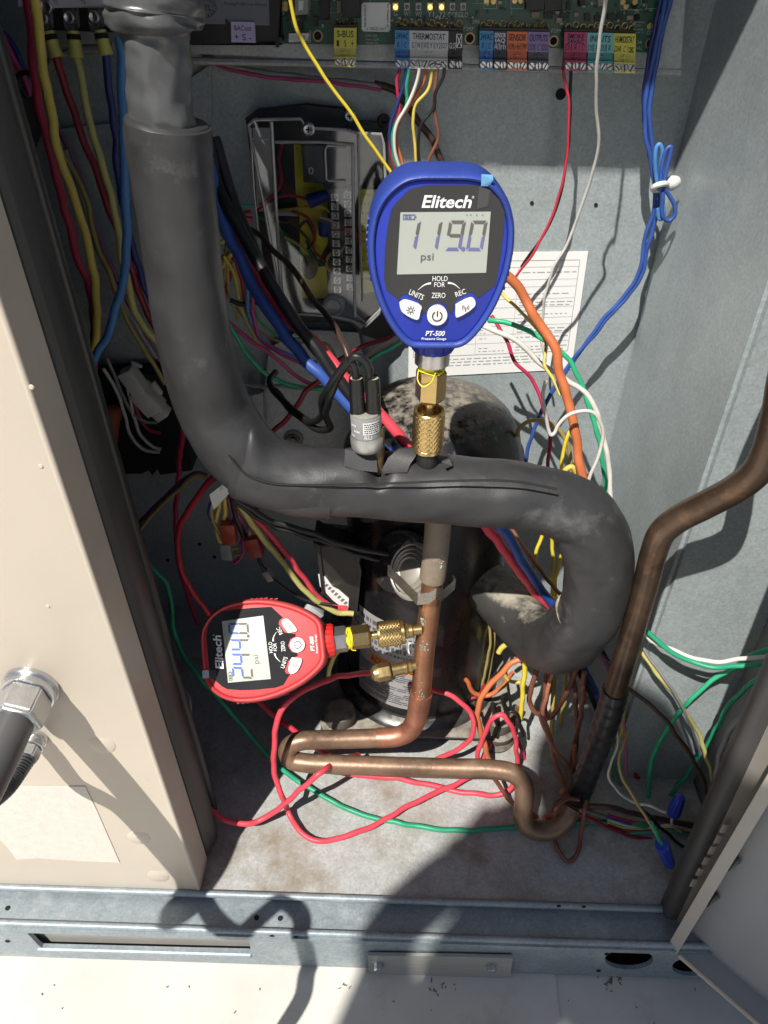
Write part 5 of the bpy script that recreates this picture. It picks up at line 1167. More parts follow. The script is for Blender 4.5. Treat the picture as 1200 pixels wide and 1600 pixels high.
# wire nuts at the lower right
WN = M('blue_wire_nut_bright', (.018, .045, .36), .42, var=.05)
for (a, b, c, d, y, lab) in [(1052, 1271, 1063, 1245, .43, 'blue wire nut on the white wires at lower right'), (1034, 1319, 1047, 1352, .386, 'blue wire nut hanging in front at lower right beside the seal')]:
    A = P(a, b, y); B = P(c, d, y); L_ = (B - A).length; bm = BM()
    lathe(bm, A, B - A, [(0, .0062), (.0015, .0066), (.004, .0066), (L_ * .9, .0050), (L_, .0040), (L_ + .0006, .002)], 48, rfun=lambda j, k, h: 1 + (.05 if k % 6 < 3 else -.05) * (0 if j < 2 else 1)); o = obj('wire_nut', bm, WN, None, smooth=35, origin=A); tag(o, lab, 'wire nut')
# cable tie on the side wall
tc_ = thing('cable_tie_mount', 'white cable tie anchor gripping the blue wires near the wall corner', 'cable tie', P(1035, 290, .70))
bm = BM(); A = P(1038, 290, .690); B = P(1056, 284, .70); lathe(bm, A, B - A, [(0, .005), (.008, .006), (.010, .0062), ((B - A).length, .005)], 16); obj('anchor', bm, WHITEP, tc_)
bm = BM(); tube(bm, [(*P(1031 + 11 * math.cos(a), 292 - 3 * math.cos(a) + 4 * math.sin(a), .686 + .006 * math.sin(a)), .0024) for a in [k * math.pi / 8 for k in range(17)]], seg=8, n=2); obj('strap', bm, WHITEP, tc_)
# ================================================================== wires
WC = dict(red=(.50, .035, .06), crimson=(.42, .025, .075), dred=(.26, .02, .035), bred=(.66, .06, .09), yellow=(.60, .47, .10), pale=(.50, .46, .16), byellow=(.74, .58, .05), olive=(.35, .27, .09), blue=(.035, .085, .32), lblue=(.07, .22, .50), navy=(.02, .03, .16), green=(.02, .28, .15), bgreen=(.03, .38, .19), black=(.012, .012, .013), white=(.62, .60, .56), grey=(.24, .24, .25), brown=(.20, .075, .045), lbrown=(.36, .14, .09), orange=(.52, .15, .055), dbrown=(.055, .03, .022), purple=(.16, .06, .14), pink=(.62, .22, .32), mag=(.42, .05, .16), teal=(.05, .30, .22))
def WM(c): return M('wire_' + c, WC[c], .42, var=.08, scale=60, bump=.08, bscale=150, spec=.45)
def hp(a, b, h): return PZ(a, b, float(h[1:])) if isinstance(h, str) else P(a, b, h)
def wire(c, label, pts, r=.0016, h=None, group=None, seg=10, wob=0):
    q = []
    if pts[0][1] <= -10:
        a0, b0 = pts[0], pts[1]; k_ = (a0[0] - b0[0]) / max(10, b0[1] - a0[1])
        pts = [(a0[0] + k_ * 230, a0[1] - 230, *a0[2:])] + list(pts)
    n = len(pts)
    for i, p in enumerate(pts):
        hh = p[2] if len(p) > 2 else (h if not isinstance(h, tuple) else h[0] + (h[1] - h[0]) * i / (n - 1))
        q.append((*hp(p[0], p[1], hh), r))
    bm = BM(); pa = smooth_path(q, 8); sd = sum(map(ord, label)) * .37
    am = min(.0010, r * .45)
    pa = [(c_ + Vector((mnoise.noise(c_ * 60 + Vector((sd, 0, 0))), mnoise.noise(c_ * 60 + Vector((0, sd, 0))), mnoise.noise(c_ * 60 + Vector((0, 0, sd))))) * am * 1.6, r_) for c_, r_ in pa]
    tube_raw(bm, pa, seg)
    nm = {'dred': 'dark_red', 'bred': 'bright_red', 'pale': 'pale_yellow', 'byellow': 'bright_yellow', 'lblue': 'light_blue', 'bgreen': 'bright_green', 'lbrown': 'light_brown', 'dbrown': 'dark_brown', 'mag': 'magenta'}.get(c, c)
    o = obj(nm + '_wire', bm, WM(c), None, smooth=80, origin=q[0][:3])
    return tag(o, label, 'wire', group)
G1 = 'power wires left of the foam pipe'; G2 = 'control wires below the circuit board'; G3 = 'wires on the right wall'; G4 = 'wires at the lower right'; G5 = 'wires on the unit floor'; G6 = 'harness wires under the pipe bend'; G7 = 'wires beside the relay enclosure'
TH = .0033
wire('crimson', 'thick crimson wire nearest the left panel seal', [(40, -40), (42, -10), (50, 60), (60, 160), (79, 240), (108, 350), (122, 401), (141, 456), (148, 515), (146, 582), (131, 620), (105, 665)], TH, (.575, .64), G1)
wire('yellow', 'thick yellow printed wire right beside the crimson one at left', [(53, -40), (55, 0), (67, 107), (80, 173), (92, 240), (117, 313), (135, 377), (148, 442), (151, 515), (138, 572), (108, 622)], TH, (.565, .62), G1)
wire('lblue', 'thick light blue wire running down from behind the taped pipe', [(186, 60), (190, 100), (193, 213), (196, 304), (198, 368), (194, 432), (181, 478), (172, 515), (147, 562), (128, 604), (100, 645)], .0034, (.60, .58), G1)
wire('pale', 'pale yellow wire from the middle yellow crimp', [(120, 86), (124, 100), (128, 130), (137, 178), (155, 240), (172, 300), (183, 350), (190, 400), (199, 442), (214, 490), (240, 530), (270, 560)], .0029, (.645, .62), G1)
wire('dred', 'dark red wire from the left yellow crimp', [(88, 86), (92, 100), (104, 140), (120, 190), (140, 240), (165, 310), (180, 352), (200, 400), (215, 450), (235, 500), (255, 530)], .0029, (.645, .65), G1)
wire('navy', 'dark blue wire from the right yellow crimp', [(164, 84), (166, 100), (172, 150), (178, 200), (184, 270), (194, 330), (208, 390), (224, 440), (245, 490)], .0029, (.645, .65), G1)
wire('purple', 'thin purple wire crossing behind the light blue wire', [(88, 195), (105, 225), (130, 290), (150, 360), (170, 410), (190, 450), (215, 500), (250, 565)], .0022, .665, G1)
wire('olive', 'thin ochre wire curving beside the thick yellow wire', [(94, 235), (115, 265), (135, 310), (143, 350), (150, 380), (165, 410), (178, 445), (195, 490), (225, 545), (258, 600)], .0022, .655, G1)
wire('grey', 'thin grey wire beside the ochre wire at left', [(103, 235), (125, 300), (138, 350), (152, 390), (172, 430), (202, 490), (242, 560)], .0020, .66, G1)
wire('mag', 'short magenta wire at the far upper left edge', [(-15, 25), (4, 60), (18, 85), (34, 118), (45, 150)], .0024, .66, G1)
wire('mag', 'second magenta wire at far upper left, ending at the clip', [(-15, 50), (0, 75), (12, 95), (27, 118)], .0024, .655, G1)
wire('navy', 'short navy wire at the far upper left beside the magenta wires', [(5, 50), (18, 66), (30, 90), (42, 125)], .0022, .668, G1)
wire('grey', 'pale grey plastic strap loop at upper left', [(30, 80), (12, 98), (9, 116), (24, 125), (48, 121), (70, 108), (92, 88), (140, 76), (178, 74)], .0034, .672)
wire('black', 'small black hook of cable tie at upper left', [(46, 113), (34, 113), (27, 122), (30, 135), (40, 150), (42, 155)], .0020, .648)
# dark corner, lower left
for i, (l, c, lab) in enumerate([([(162, 575), (185, 620), (195, 650), (205, 680), (225, 702), (250, 706)], 'white', 'outer white wire looping in the black junction box'), ([(196, 588), (207, 640), (220, 680), (238, 698), (252, 702)], 'white', 'inner white wire looping in the black junction box'), ([(168, 560), (190, 612), (205, 642), (225, 658), (245, 661)], 'grey', 'grey wire looping in the black junction box'), ([(194, 588), (213, 640), (230, 670), (250, 677)], 'crimson', 'crimson wire looping in the black junction box')]):
    wire(c, lab, l, .0018, .69, 'wires in the junction box')
wire('white', 'short white wire end beside the light blue wire at left', [(112, 570), (122, 564), (137, 561), (150, 566)], .0020, .70)
wire('crimson', 'crimson wire hanging straight down behind the pipe bend', [(286, 670), (282, 700), (279, 735), (275, 807), (279, 869), (292, 927), (310, 975)], .0027, (.62, .66), G6)
wire('red', 'thick red wire looping from the pipe bend down behind the red gauge', [(345, 735, .56), (328, 752, .56), (298, 792, .565), (282, 822, .57), (279, 862, .575), (289, 903, .575), (322, 955, .57), (360, 1020, .56), (401, 1093, .53), (432, 1120, .52), (454, 1138, .51), (510, 1180, .50), (545, 1200, .49)], .0031, None, G6)
wire('olive', 'ochre wire of the pair curving left under the pipe bend', [(325, 748), (308, 743), (295, 750), (276, 768), (245, 797), (216, 831), (203, 862)], .0021, .60, G6)
wire('purple', 'dark purple wire of the pair curving left under the pipe bend', [(325, 744), (306, 738), (292, 744), (272, 764), (241, 792), (212, 826), (199, 858)], .0021, .605, G6)
wire('green', 'long green wire from the left seal along the floor to the right', [(192, 858, .58), (203, 866, .58), (235, 885, .58), (260, 912, .58), (268, 945, .58), (270, 975, .57), (280, 1010, .56), (310, 1058, .54), (347, 1098, .53), (380, 1136, .52), (426, 1188, 'z.012'), (466, 1220, 'z.010'), (500, 1241, 'z.006'), (550, 1267, 'z.004'), (607, 1283, 'z.004'), (667, 1293, 'z.004'), (733, 1298, 'z.004'), (800, 1293, 'z.004'), (860, 1286, 'z.004'), (930, 1285, 'z.004'), (1010, 1290, 'z.006')], .0026, None, G5)
for l, c, lab, r in [([(343, 770), (342, 790), (338, 816), (342, 842), (352, 850)], 'yellow', 'left short yellow harness wire under the white tag', .002), ([(352, 770), (352, 785), (349, 820), (352, 845)], 'yellow', 'middle short yellow harness wire under the white tag', .002), ([(380, 790), (392, 815), (396, 835), (400, 850)], 'yellow', 'right short yellow harness wire above the right crimp', .0018), ([(358, 770), (370, 800), (380, 832), (379, 864), (367, 879), (357, 872)], 'mag', 'magenta harness wire hanging in a small loop', .0018), ([(362, 775), (368, 800), (376, 825), (380, 838)], 'black', 'short black harness wire between the crimps', .0028), ([(356, 776), (362, 800), (358, 820)], 'purple', 'short purple harness wire into the left crimp', .002),
                     ([(400, 862), (408, 880), (420, 898), (446, 920), (478, 938), (520, 945)], 'black', 'thin black wire from the right crimp passing above the red gauge', .0017), ([(352, 862), (362, 858), (375, 856)], 'olive', 'upper tiny ochre bridge wire between the crimps', .0014), ([(354, 872), (364, 868), (376, 866)], 'olive', 'lower tiny ochre bridge wire between the crimps', .0014)]:
    wire(c, lab, l, r, .548, G6)
wire('pale', 'yellow wire running from the harness to the black terminal cover', [(372, 780), (381, 801), (406, 835), (437, 872), (468, 912), (498, 940), (523, 954), (552, 960)], .0028, (.535, .555), G6)
wire('bred', 'pink red wire running from the harness to the black terminal cover', [(362, 770), (369, 779), (406, 819), (440, 856), (468, 893), (492, 927), (517, 946), (542, 951)], .0027, (.54, .558), G6)
wire('black', 'upper black cable from the harness to the disc thermostat', [(366, 778), (400, 802), (430, 817), (468, 827), (514, 842), (560, 857), (615, 868)], .0028, (.53, .535), G6)
wire('black', 'lower black cable from the harness to the disc thermostat', [(370, 786), (402, 808), (432, 824), (468, 834), (514, 849), (560, 866), (605, 878)], .0024, (.533, .537), G6)
wire('grey', 'grey cable loop in the dark beside the left seal', [(240, 1062, .55), (268, 1066, .55), (290, 1080, .54), (299, 1103, .53), (291, 1130, .52), (275, 1141, .51)], .0022)
wire('pale', 'short yellow wire end below the red gauge collar', [(540, 1000), (532, 1012), (521, 1030), (513, 1056)], .0024, .53)
# floor loops
wire('bred', 'bright red wire curving over the floor from the left seal', [(285, 1215, .43), (308, 1243, .43), (330, 1268, .425), (355, 1282, .42), (385, 1287, .42), (410, 1280, .425), (440, 1259, .43), (473, 1230, .435), (500, 1207, .44), (530, 1190, .47), (560, 1180, .50)], .0028, None, G5)
wire('bred', 'bright red wire making the big loop across the sunlit floor', [(600, 1048, .53), (570, 1052, .52), (535, 1056, .50), (500, 1068, .48), (470, 1082, .465), (450, 1098, .455), (434, 1124, .45), (428, 1163, .445), (430, 1213, .44), (440, 1241, .432), (450, 1264, 'z.014'), (467, 1297, 'z.008'), (490, 1313, 'z.006'), (527, 1310, 'z.006'), (567, 1297, 'z.006'), (607, 1277, 'z.007'), (650, 1253, 'z.009'), (687, 1237, 'z.009'), (720, 1222, 'z.010'), (748, 1196, 'z.012'), (765, 1160, 'z.02')], .0028, None, G5)
wire('bred', 'bright red wire lying under the lower copper run', [(530, 1208, 'z.012'), (573, 1213, 'z.010'), (627, 1217, 'z.008'), (683, 1230, 'z.004'), (733, 1239, 'z.005'), (773, 1243, 'z.006'), (795, 1235, 'z.010'), (812, 1214, 'z.014')], .0028, None, G5)
wire('bred', 'bright red wire bowing round the compressor foot right of the copper pipe', [(640, 1068, .515), (681, 1079, .515), (699, 1084, .51), (727, 1103, .505), (741, 1126, .50), (739, 1147, .495), (727, 1163, .495), (709, 1175, .495), (680, 1186, .50)], .0026, None, G5)
wire('bred', 'bright red wire arching up right of the orange wire', [(743, 1200), (746, 1180), (757, 1147), (770, 1122), (784, 1117), (797, 1130), (805, 1153), (808, 1195)], .0026, .50, G5)
# centre: the big leads
wire('blue', 'thick scuffed blue lead running diagonally behind the pressure switch', [(318, 200, .60), (330, 270, .59), (348, 345, .575), (371, 393, .565), (393, 442, .555), (419, 484, .545), (447, 527, .535), (476, 561, .528), (510, 595, .522), (544, 631, .515), (590, 676, .508), (640, 720, .505), (720, 775, .508), (785, 825, .52), (809, 864, .53), (832, 902, .54), (865, 948, .55), (905, 1030, .56), (935, 1095, .565), (952, 1140, .565), (968, 1190, .56)], .0046, None, G7)
wire('black', 'thick black lead running beside the scuffed blue lead', [(322, 210, .60), (338, 285, .59), (357, 328, .575), (382, 371, .565), (413, 427, .552), (447, 478, .542), (481, 529, .532), (510, 569, .525), (538, 606, .518), (580, 655, .51), (620, 705, .506), (660, 750, .51)], .0046, None, G7)
wire('black', 'second thick black lead above the first one', [(335, 215, .605), (357, 290, .595), (374, 337, .585), (399, 399, .57), (433, 461, .555), (470, 515, .545), (505, 560, .535)], .0042, None, G7)
wire('bred', 'thick bright red lead emerging on both sides of the pressure switch', [(330, 260, .615), (365, 360, .60), (410, 450, .58), (450, 497, .565), (498, 543, .55), (527, 575, .542), (544, 598, .536), (597, 650, .522), (640, 698, .515), (700, 762, .515), (762, 825, .525), (790, 862, .532), (818, 902, .54), (855, 953, .55), (890, 1020, .562), (915, 1070, .57), (950, 1130, .575)], .0046, None, G7)
wire('dbrown', 'dark brown wire crossing diagonally in front of the clear cover', [(360, 350, .66), (385, 356, .65), (410, 371, .64), (422, 388, .63), (450, 410, .62), (476, 447, .60), (496, 476, .59), (521, 507, .57), (538, 541, .55), (546, 563, .54), (556, 592, .53)], .0024, None, G7)
BK = .0026
o = wire('black', 'left black lead arching from the pressure switch', [(*[558, 600], .448), (557, 590, .448), (555, 574, .447), (548, 565, .447), (540, 570, .448), (528, 584, .452), (514, 606, .46), (503, 622, .47), (504, 640, .48), (500, 653, .49), (489, 659, .50), (476, 654, .515), (453, 634, .53), (427, 609, .55), (421, 592, .56), (432, 582, .57)], BK, None, 'pressure switch leads')
o = wire('black', 'right black lead arching from the pressure switch', [(579, 603, .448), (578, 592, .448), (575, 572, .446), (566, 560, .445), (554, 558, .445), (544, 568, .447), (532, 586, .452), (520, 614, .46), (511, 636, .47), (510, 652, .48), (514, 668, .49), (508, 673, .495), (490, 668, .505), (470, 654, .52), (448, 634, .535), (430, 610, .55)], BK, None, 'pressure switch leads')
wire('bgreen', 'green wire sagging from the foam pipe to behind the blue gauge', [(345, 490), (357, 507), (374, 535), (396, 566), (422, 589), (447, 600), (481, 606), (510, 604), (555, 580), (583, 560), (623, 535), (650, 520)], .0021, .655, G7)
wire('mag', 'magenta wire sagging beside the green wire behind the leads', [(345, 488), (357, 501), (385, 526), (422, 552), (453, 580), (476, 597), (500, 606), (530, 606)], .0021, .66, G7)
wire('mag', 'magenta wire dropping below the junction of the thick leads', [(385, 430), (393, 461), (396, 495), (405, 526), (422, 543), (459, 563), (490, 575)], .0019, .67, G7)
wire('lblue', 'light blue wire dropping beside the magenta wire in the middle', [(385, 420), (388, 450), (391, 495), (408, 527), (442, 552), (467, 560), (495, 568)], .0022, .672, G7)
wire('dred', 'dark red wire descending behind the switch leads to the bracket', [(510, 585), (495, 597), (476, 614), (459, 643), (425, 677), (405, 700)], .0025, .64, G7)
wire('dred', 'dark red wire rising to the right behind the blue gauge bottom', [(505, 570), (527, 563), (563, 543), (612, 526), (650, 515)], .0021, .67, G7)
wire('white', 'white wire rising to the right behind the pressure switch', [(530, 600), (544, 586), (572, 558), (595, 541), (625, 525)], .0024, .665, G7)
wire('bred', 'short pink red wire right above the pressure switch', [(540, 598), (555, 580), (570, 566), (600, 548), (630, 533)], .0018, .66, G7)
wire('grey', 'pale grey wire behind the foam pipe above the bracket', [(355, 595), (371, 598), (396, 603), (436, 603), (470, 606)], .0019, .69, G7)
wire('olive', 'thin yellow wire looping under the clear cover', [(345, 440), (354, 456), (376, 490), (399, 512), (436, 532), (481, 535), (510, 538), (524, 558), (520, 570)], .0013, .70, G7)
for i, (l, c, lab) in enumerate([([(335, 330), (362, 345), (380, 340), (395, 342)], 'red', 'red wire entering the clear cover from the left'), ([(372, 400), (362, 425), (355, 450), (350, 470)], 'red', 'red wire curving beside the foam pipe under the clear cover'), ([(340, 425), (352, 410), (368, 388), (378, 350)], 'yellow', 'yellow wire rising beside the foam pipe to the clear cover'), ([(340, 380), (352, 376), (366, 360), (385, 350)], 'pale', 'pale yellow wire beside the red wire entering the cover'), ([(340, 400), (350, 400), (370, 385), (390, 355)], 'bred', 'pinkish wire among the bundle entering the clear cover'), ([(342, 350), (355, 380), (352, 410), (348, 440)], 'olive', 'ochre wire of the bundle beside the foam pipe'), ([(365, 410), (372, 440), (378, 470), (380, 480)], 'pale', 'pale yellow wire hanging under the clear cover corner'), ([(340, 325), (365, 322), (395, 322)], 'teal', 'thin teal wire entering the clear cover'), ([(345, 415), (360, 405), (372, 398)], 'black', 'short black wire in the bundle left of the clear cover'), ([(338, 360), (350, 352), (372, 335), (392, 330)], 'dred', 'dark red wire in the bundle left of the clear cover')]):
    wire(c, lab, l, .0021 if i < 7 else .0016, .69 - .004 * (i % 4), G7)
# thermostat drops
TDS = [('crimson', 'crimson control wire from the R terminal', [(623, 106), (623, 112), (619, 124), (621, 147), (624, 173), (619, 193), (609, 220), (612, 247), (620, 270)]), ('navy', 'navy control wire from the C terminal', [(634, 106), (634, 112), (631, 135), (623, 157), (612, 183), (609, 207), (613, 233), (622, 265)]), ('green', 'green control wire from the G terminal', [(639, 106), (639, 112), (635, 133), (635, 164), (620, 193), (613, 213), (617, 249), (625, 270)]), ('white', 'white control wire from the W1 terminal', [(655, 106), (655, 112), (648, 140), (639, 161), (624, 187), (617, 207), (617, 227), (621, 251), (628, 270)]), ('orange', 'orange control wire from the W2 terminal', [(664, 106), (664, 112), (661, 129), (643, 159), (628, 184), (620, 204), (620, 227), (627, 247), (634, 270)]), ('yellow', 'yellow control wire from the Y1 terminal', [(674, 106), (674, 112), (669, 140), (649, 164), (645, 187), (647, 213), (649, 244), (650, 270)]), ('brown', 'brown control wire from the Y2 terminal', [(683, 106), (682, 112), (679, 147), (680, 180), (685, 213), (672, 243), (660, 270)]), ('black', 'black control wire from the OCP terminal', [(694, 106), (694, 113), (692, 123), (681, 145), (678, 167), (657, 196), (654, 213), (655, 244), (656, 270)])]
for i, (c, lab, l) in enumerate(TDS): wire(c, lab, l, .00135, .690 - .0015 * (i % 4), G2, seg=8)
wire('dbrown', 'dark cable crossing behind the thermostat wires', [(585, 132), (600, 134), (620, 145), (640, 169), (657, 196), (675, 220), (688, 246), (700, 270)], .0030, .722, G2)
wire('grey', 'grey wire of the pair leaving the communication module', [(300, 62), (315, 80), (345, 98), (400, 112), (470, 120), (540, 127), (595, 136)], .0024, .722, G2)
wire('mag', 'magenta wire of the pair leaving the communication module', [(302, 66), (315, 85), (345, 104), (400, 117), (470, 125), (540, 132), (595, 141)], .0016, .720, G2)
wire('byellow', 'bright yellow wire slanting down across the board to the blue gauge', [(448, -40), (453, 0), (464, 45), (470, 60), (500, 110), (545, 172), (580, 226), (610, 268)], .0013, (.60, .62), G2)
wire('red', 'red wire dropping from the SMOKE terminals to behind the blue gauge', [(881, 108), (882, 118), (888, 160), (888, 215), (880, 280), (862, 340), (832, 398), (798, 442)], .0012, (.69, .70), G3)
wire('black', 'black wire twisted along the red SMOKE wire', [(891, 108), (892, 118), (891, 160), (889, 205), (884, 260), (874, 310), (850, 365), (815, 418)], .0013, (.694, .706), G3)
wire('white', 'long white wire hanging from the top to the paper chart', [(950, -40, .60), (946, 0, .61), (938, 60, .62), (932, 115, .63), (932, 170, .64), (935, 220, .65), (925, 275, .66), (902, 340, .67), (887, 380, .675), (865, 420, .68), (852, 460, .685), (847, 497, .69), (845, 519, .69), (848, 545, .69), (852, 566, .69)], .0013, None, G3)
# blue bundle
for i, (dx, lab) in enumerate([(0, 'left blue wire of the long bundle at the wall corner'), (7, 'right blue wire of the long bundle at the wall corner')]):
    wire('blue', lab, [(1046 + dx, -40), (1040 + dx * .9, 0), (1022 + dx, 80), (1009 + dx, 150), (1008 + dx, 200), (1016 + dx, 250), (1024 + dx * .7, 290), (1021 + dx, 330), (1006 + dx, 380), (998 + dx, 425), (975 + dx * .9, 462), (945 + dx * .8, 496), (915 + dx * .5, 535), (888 + dx * .4, 572), (862 + dx * .3, 612), (842 + dx * .2, 650), (828, 690), (820, 730)], .0019, (.69, .70), G3)
wire('navy', 'third blue wire of the bundle coming from the top', [(1036, -40), (1030, 10), (1014, 90), (1006, 150), (1010, 205), (1018, 250), (1028, 288)], .0018, .694, G3)
wire('blue', 'blue slack loop hanging at the white cable tie', [(1032, 285), (1034, 262), (1042, 232), (1048, 228), (1047, 245), (1040, 270), (1038, 292), (1046, 305), (1054, 322), (1054, 338), (1046, 345), (1037, 340), (1034, 325), (1036, 300)], .0018, .684, G3)
wire('lblue', 'pale blue slack loop folded above and below the white cable tie', [(1028, 288), (1024, 265), (1024, 232), (1029, 226), (1033, 236), (1032, 262), (1032, 290), (1036, 318), (1036, 338), (1031, 341), (1028, 325)], .0018, .686, G3)
# right of the gauge
wire('orange', 'thick orange brown cable curving down beside the paper chart', [(785, 425, .60), (797, 436, .60), (820, 463, .60), (833, 487, .595), (847, 511, .59), (864, 535, .585), (872, 557, .58), (874, 585, .575), (884, 615, .57), (892, 641, .565), (897, 673, .56), (904, 713, .555), (913, 755, .55), (925, 800, .55)], .0040, None, G3)
wire('bgreen', 'green wire curving down in the light beside the orange brown cable', [(765, 500), (777, 501), (812, 511), (847, 529), (884, 556), (905, 591), (916, 620), (927, 655), (937, 692), (947, 753), (952, 800)], .0022, (.65, .60), G3)
wire('white', 'thick white wire following the green one on the right', [(752, 508), (764, 513), (801, 529), (847, 569), (887, 593), (916, 615), (932, 644), (941, 681), (951, 713), (953, 759), (956, 800)], .0024, (.64, .60), G3)
wire('white', 'small white wire loop in front of the orange brown cable', [(852, 595), (849, 620), (855, 655), (861, 679), (866, 676), (873, 663), (887, 649), (911, 643), (929, 647), (941, 671), (940, 700), (919, 752), (910, 780)], .0015, .545, G3)
wire('crimson', 'crimson wire wandering down over the paper chart', [(768, 495), (780, 512), (791, 532), (804, 564), (831, 593), (844, 620), (853, 650), (860, 680), (858, 705), (857, 740)], .0018, (.67, .62), G3)
wire('yellow', 'thin yellow wire touching the orange brown cable', [(782, 455), (789, 463), (809, 484), (841, 516), (853, 537), (850, 567), (865, 593), (875, 618)], .0014, (.64, .58), G3)
wire('olive', 'ochre wire arching right of the compressor dome', [(808, 680), (813, 667), (828, 657), (852, 659), (873, 671), (887, 695), (892, 727), (890, 760)], .0020, .61, G3)
wire('byellow', 'short yellow wire standing before the ochre arch', [(892, 670), (887, 684), (880, 708), (877, 745)], .0017, .585, G3)
wire('yellow', 'yellow loop low beside the orange brown cable', [(878, 752), (884, 735), (893, 730), (900, 738), (905, 752)], .0024, .57, G3)
# seen through the pipe loop
wire('lbrown', 'printed brown wire seen inside the foam pipe loop', [(795, 820), (812, 848), (834, 876), (853, 902), (873, 925), (900, 955)], .0021, .57, G4)
for l, lab in [([(855, 815), (851, 829), (839, 862), (834, 892), (838, 930), (832, 985), (826, 1030)], 'left yellow wire inside the foam pipe loop'), ([(862, 815), (862, 839), (864, 890), (863, 940), (868, 1000), (866, 1050)], 'middle yellow wire inside the foam pipe loop'), ([(885, 820), (884, 845), (876, 875), (868, 905), (872, 960), (880, 1040)], 'right yellow wire inside the foam pipe loop')]: wire('byellow', lab, l, .0019, .60, G4)
wire('pink', 'pink wire in the upper corner of the foam pipe loop', [(866, 810), (870, 822), (875, 836), (886, 855), (905, 880)], .0018, .59, G4)
# below the U bend
wire('orange', 'bright orange wire curling down left of the brown coil', [(838, 1015), (821, 1026), (797, 1038), (776, 1060), (757, 1082), (748, 1105), (748, 1132), (757, 1163), (763, 1190)], .0030, (.53, .50), G4)
wire('brown', 'left brown loop of the coil below the foam pipe', [(852, 1018), (838, 1052), (828, 1085), (832, 1110), (843, 1116), (850, 1095), (854, 1050), (860, 1020)], .0027, .54, G4)
wire('brown', 'right brown loop of the coil below the foam pipe', [(866, 1015), (858, 1070), (852, 1110), (858, 1122), (870, 1110), (885, 1085), (897, 1057), (905, 1025)], .0027, .53, G4)
wire('lbrown', 'middle brown strand of the coil below the foam pipe', [(874, 1020), (862, 1060), (848, 1115), (852, 1130), (860, 1157), (869, 1194), (880, 1223), (897, 1250), (920, 1266)], .0023, (.53, .47), G4)
wire('brown', 'brown strand hanging right of the coil', [(893, 1050), (899, 1085), (901, 1125), (900, 1167), (896, 1205), (902, 1245), (920, 1268)], .0026, (.55, .47), G4)
wire('byellow', 'short bright yellow wire left of the brown coil', [(822, 1022), (820, 1040), (816, 1085), (813, 1122)], .0026, .525, G4)
wire('yellow', 'yellow wire hanging behind the brown coil', [(866, 1040), (864, 1080), (863, 1120), (862, 1155), (874, 1205), (895, 1250)], .0022, (.57, .48), G4)
wire('yellow', 'short yellow wire hook left of the U bend', [(803, 1000), (784, 1012), (779, 1020)], .0030, .57, G4)
wire('yellow', 'small yellow pigtail near the brown coil', [(786, 1050), (792, 1060), (802, 1065), (812, 1066)], .0020, .56, G4)
wire('olive', 'thin olive wire hanging right of the compressor', [(762, 970), (766, 1000), (758, 1050), (752, 1080)], .0015, .58, G4)
wire('dred', 'dark red cable curving behind the compressor base', [(700, 1080), (718, 1092), (745, 1088), (758, 1070)], .0022, .57, G4)
wire('black', 'thin black wire arch in front of the tan patch', [(792, 1120), (797, 1112), (806, 1113), (812, 1128), (818, 1150)], .0018, .52, G4)
# right of the taped line
wire('pale', 'yellow wire passing behind the taped line and looping to the floor', [(985, 1040, .49), (976, 1073, .485), (966, 1112, .48), (957, 1145, .475), (939, 1185, .468), (917, 1218, .46), (909, 1246, .455), (911, 1272, .45), (925, 1295, .442), (947, 1311, .436), (987, 1323, .43), (1027, 1330, .425), (1075, 1332, .42)], .0026, None, G4)
wire('white', 'thin white wire bending down to the upper blue wire nut', [(960, 1110), (961, 1126), (965, 1163), (955, 1189), (950, 1212), (968, 1238), (994, 1256), (1020, 1260), (1040, 1270), (1052, 1266)], .0014, (.48, .43), G4)
wire('white', 'short white tail under the upper blue wire nut', [(1054, 1270), (1050, 1282), (1053, 1292), (1064, 1300)], .0014, .43, G4)
wire('pink', 'pink wire hanging right of the taped line', [(960, 1085), (966, 1106), (976, 1139), (978, 1185), (979, 1228)], .0019, .50, G4)
wire('dred', 'thick dark red wire at the right of the floor tangle', [(962, 1100), (972, 1137), (979, 1178), (998, 1218), (1016, 1251), (1040, 1278), (1075, 1295)], .0034, (.53, .47), G4)
wire('navy', 'navy wire in the tangle behind the thin white wire', [(955, 1150), (957, 1172), (960, 1194), (970, 1218), (990, 1247), (1010, 1265)], .0030, .51, G4)
wire('olive', 'ochre wire running to the hanging blue wire nut', [(982, 1140), (974, 1163), (967, 1190), (972, 1216), (987, 1240), (1005, 1271), (1022, 1298), (1036, 1320)], .0015, (.47, .386), G4)
wire('green', 'short green wire twisted into the hanging blue wire nut', [(1018, 1285), (1026, 1300), (1028, 1310), (1036, 1320)], .0015, .386, G4)
wire('bgreen', 'bright green wire arching on the right side wall', [(1215, 1012), (1182, 1021), (1149, 1043), (1105, 1068), (1072, 1101), (1045, 1134), (1023, 1175), (1014, 1216), (1016, 1273), (1022, 1295)], .0022, (.46, .48), G4)
wire('green', 'darker green wire arching nearer the right seal', [(1215, 1044), (1200, 1050), (1160, 1079), (1133, 1112), (1105, 1164), (1078, 1203), (1050, 1238), (1028, 1269), (1010, 1288)], .0022, (.45, .49), G4)
wire('green', 'green wire entering horizontally from the right edge', [(1003, 978), (1023, 999), (1050, 1018), (1083, 1035), (1116, 1042), (1160, 1039), (1215, 1034)], .0022, (.48, .44), G4)
wire('white', 'white wire entering horizontally from the right edge', [(1000, 984), (1023, 1003), (1046, 1014), (1072, 1025), (1116, 1034), (1160, 1030), (1215, 1026)], .0020, (.485, .445), G4)
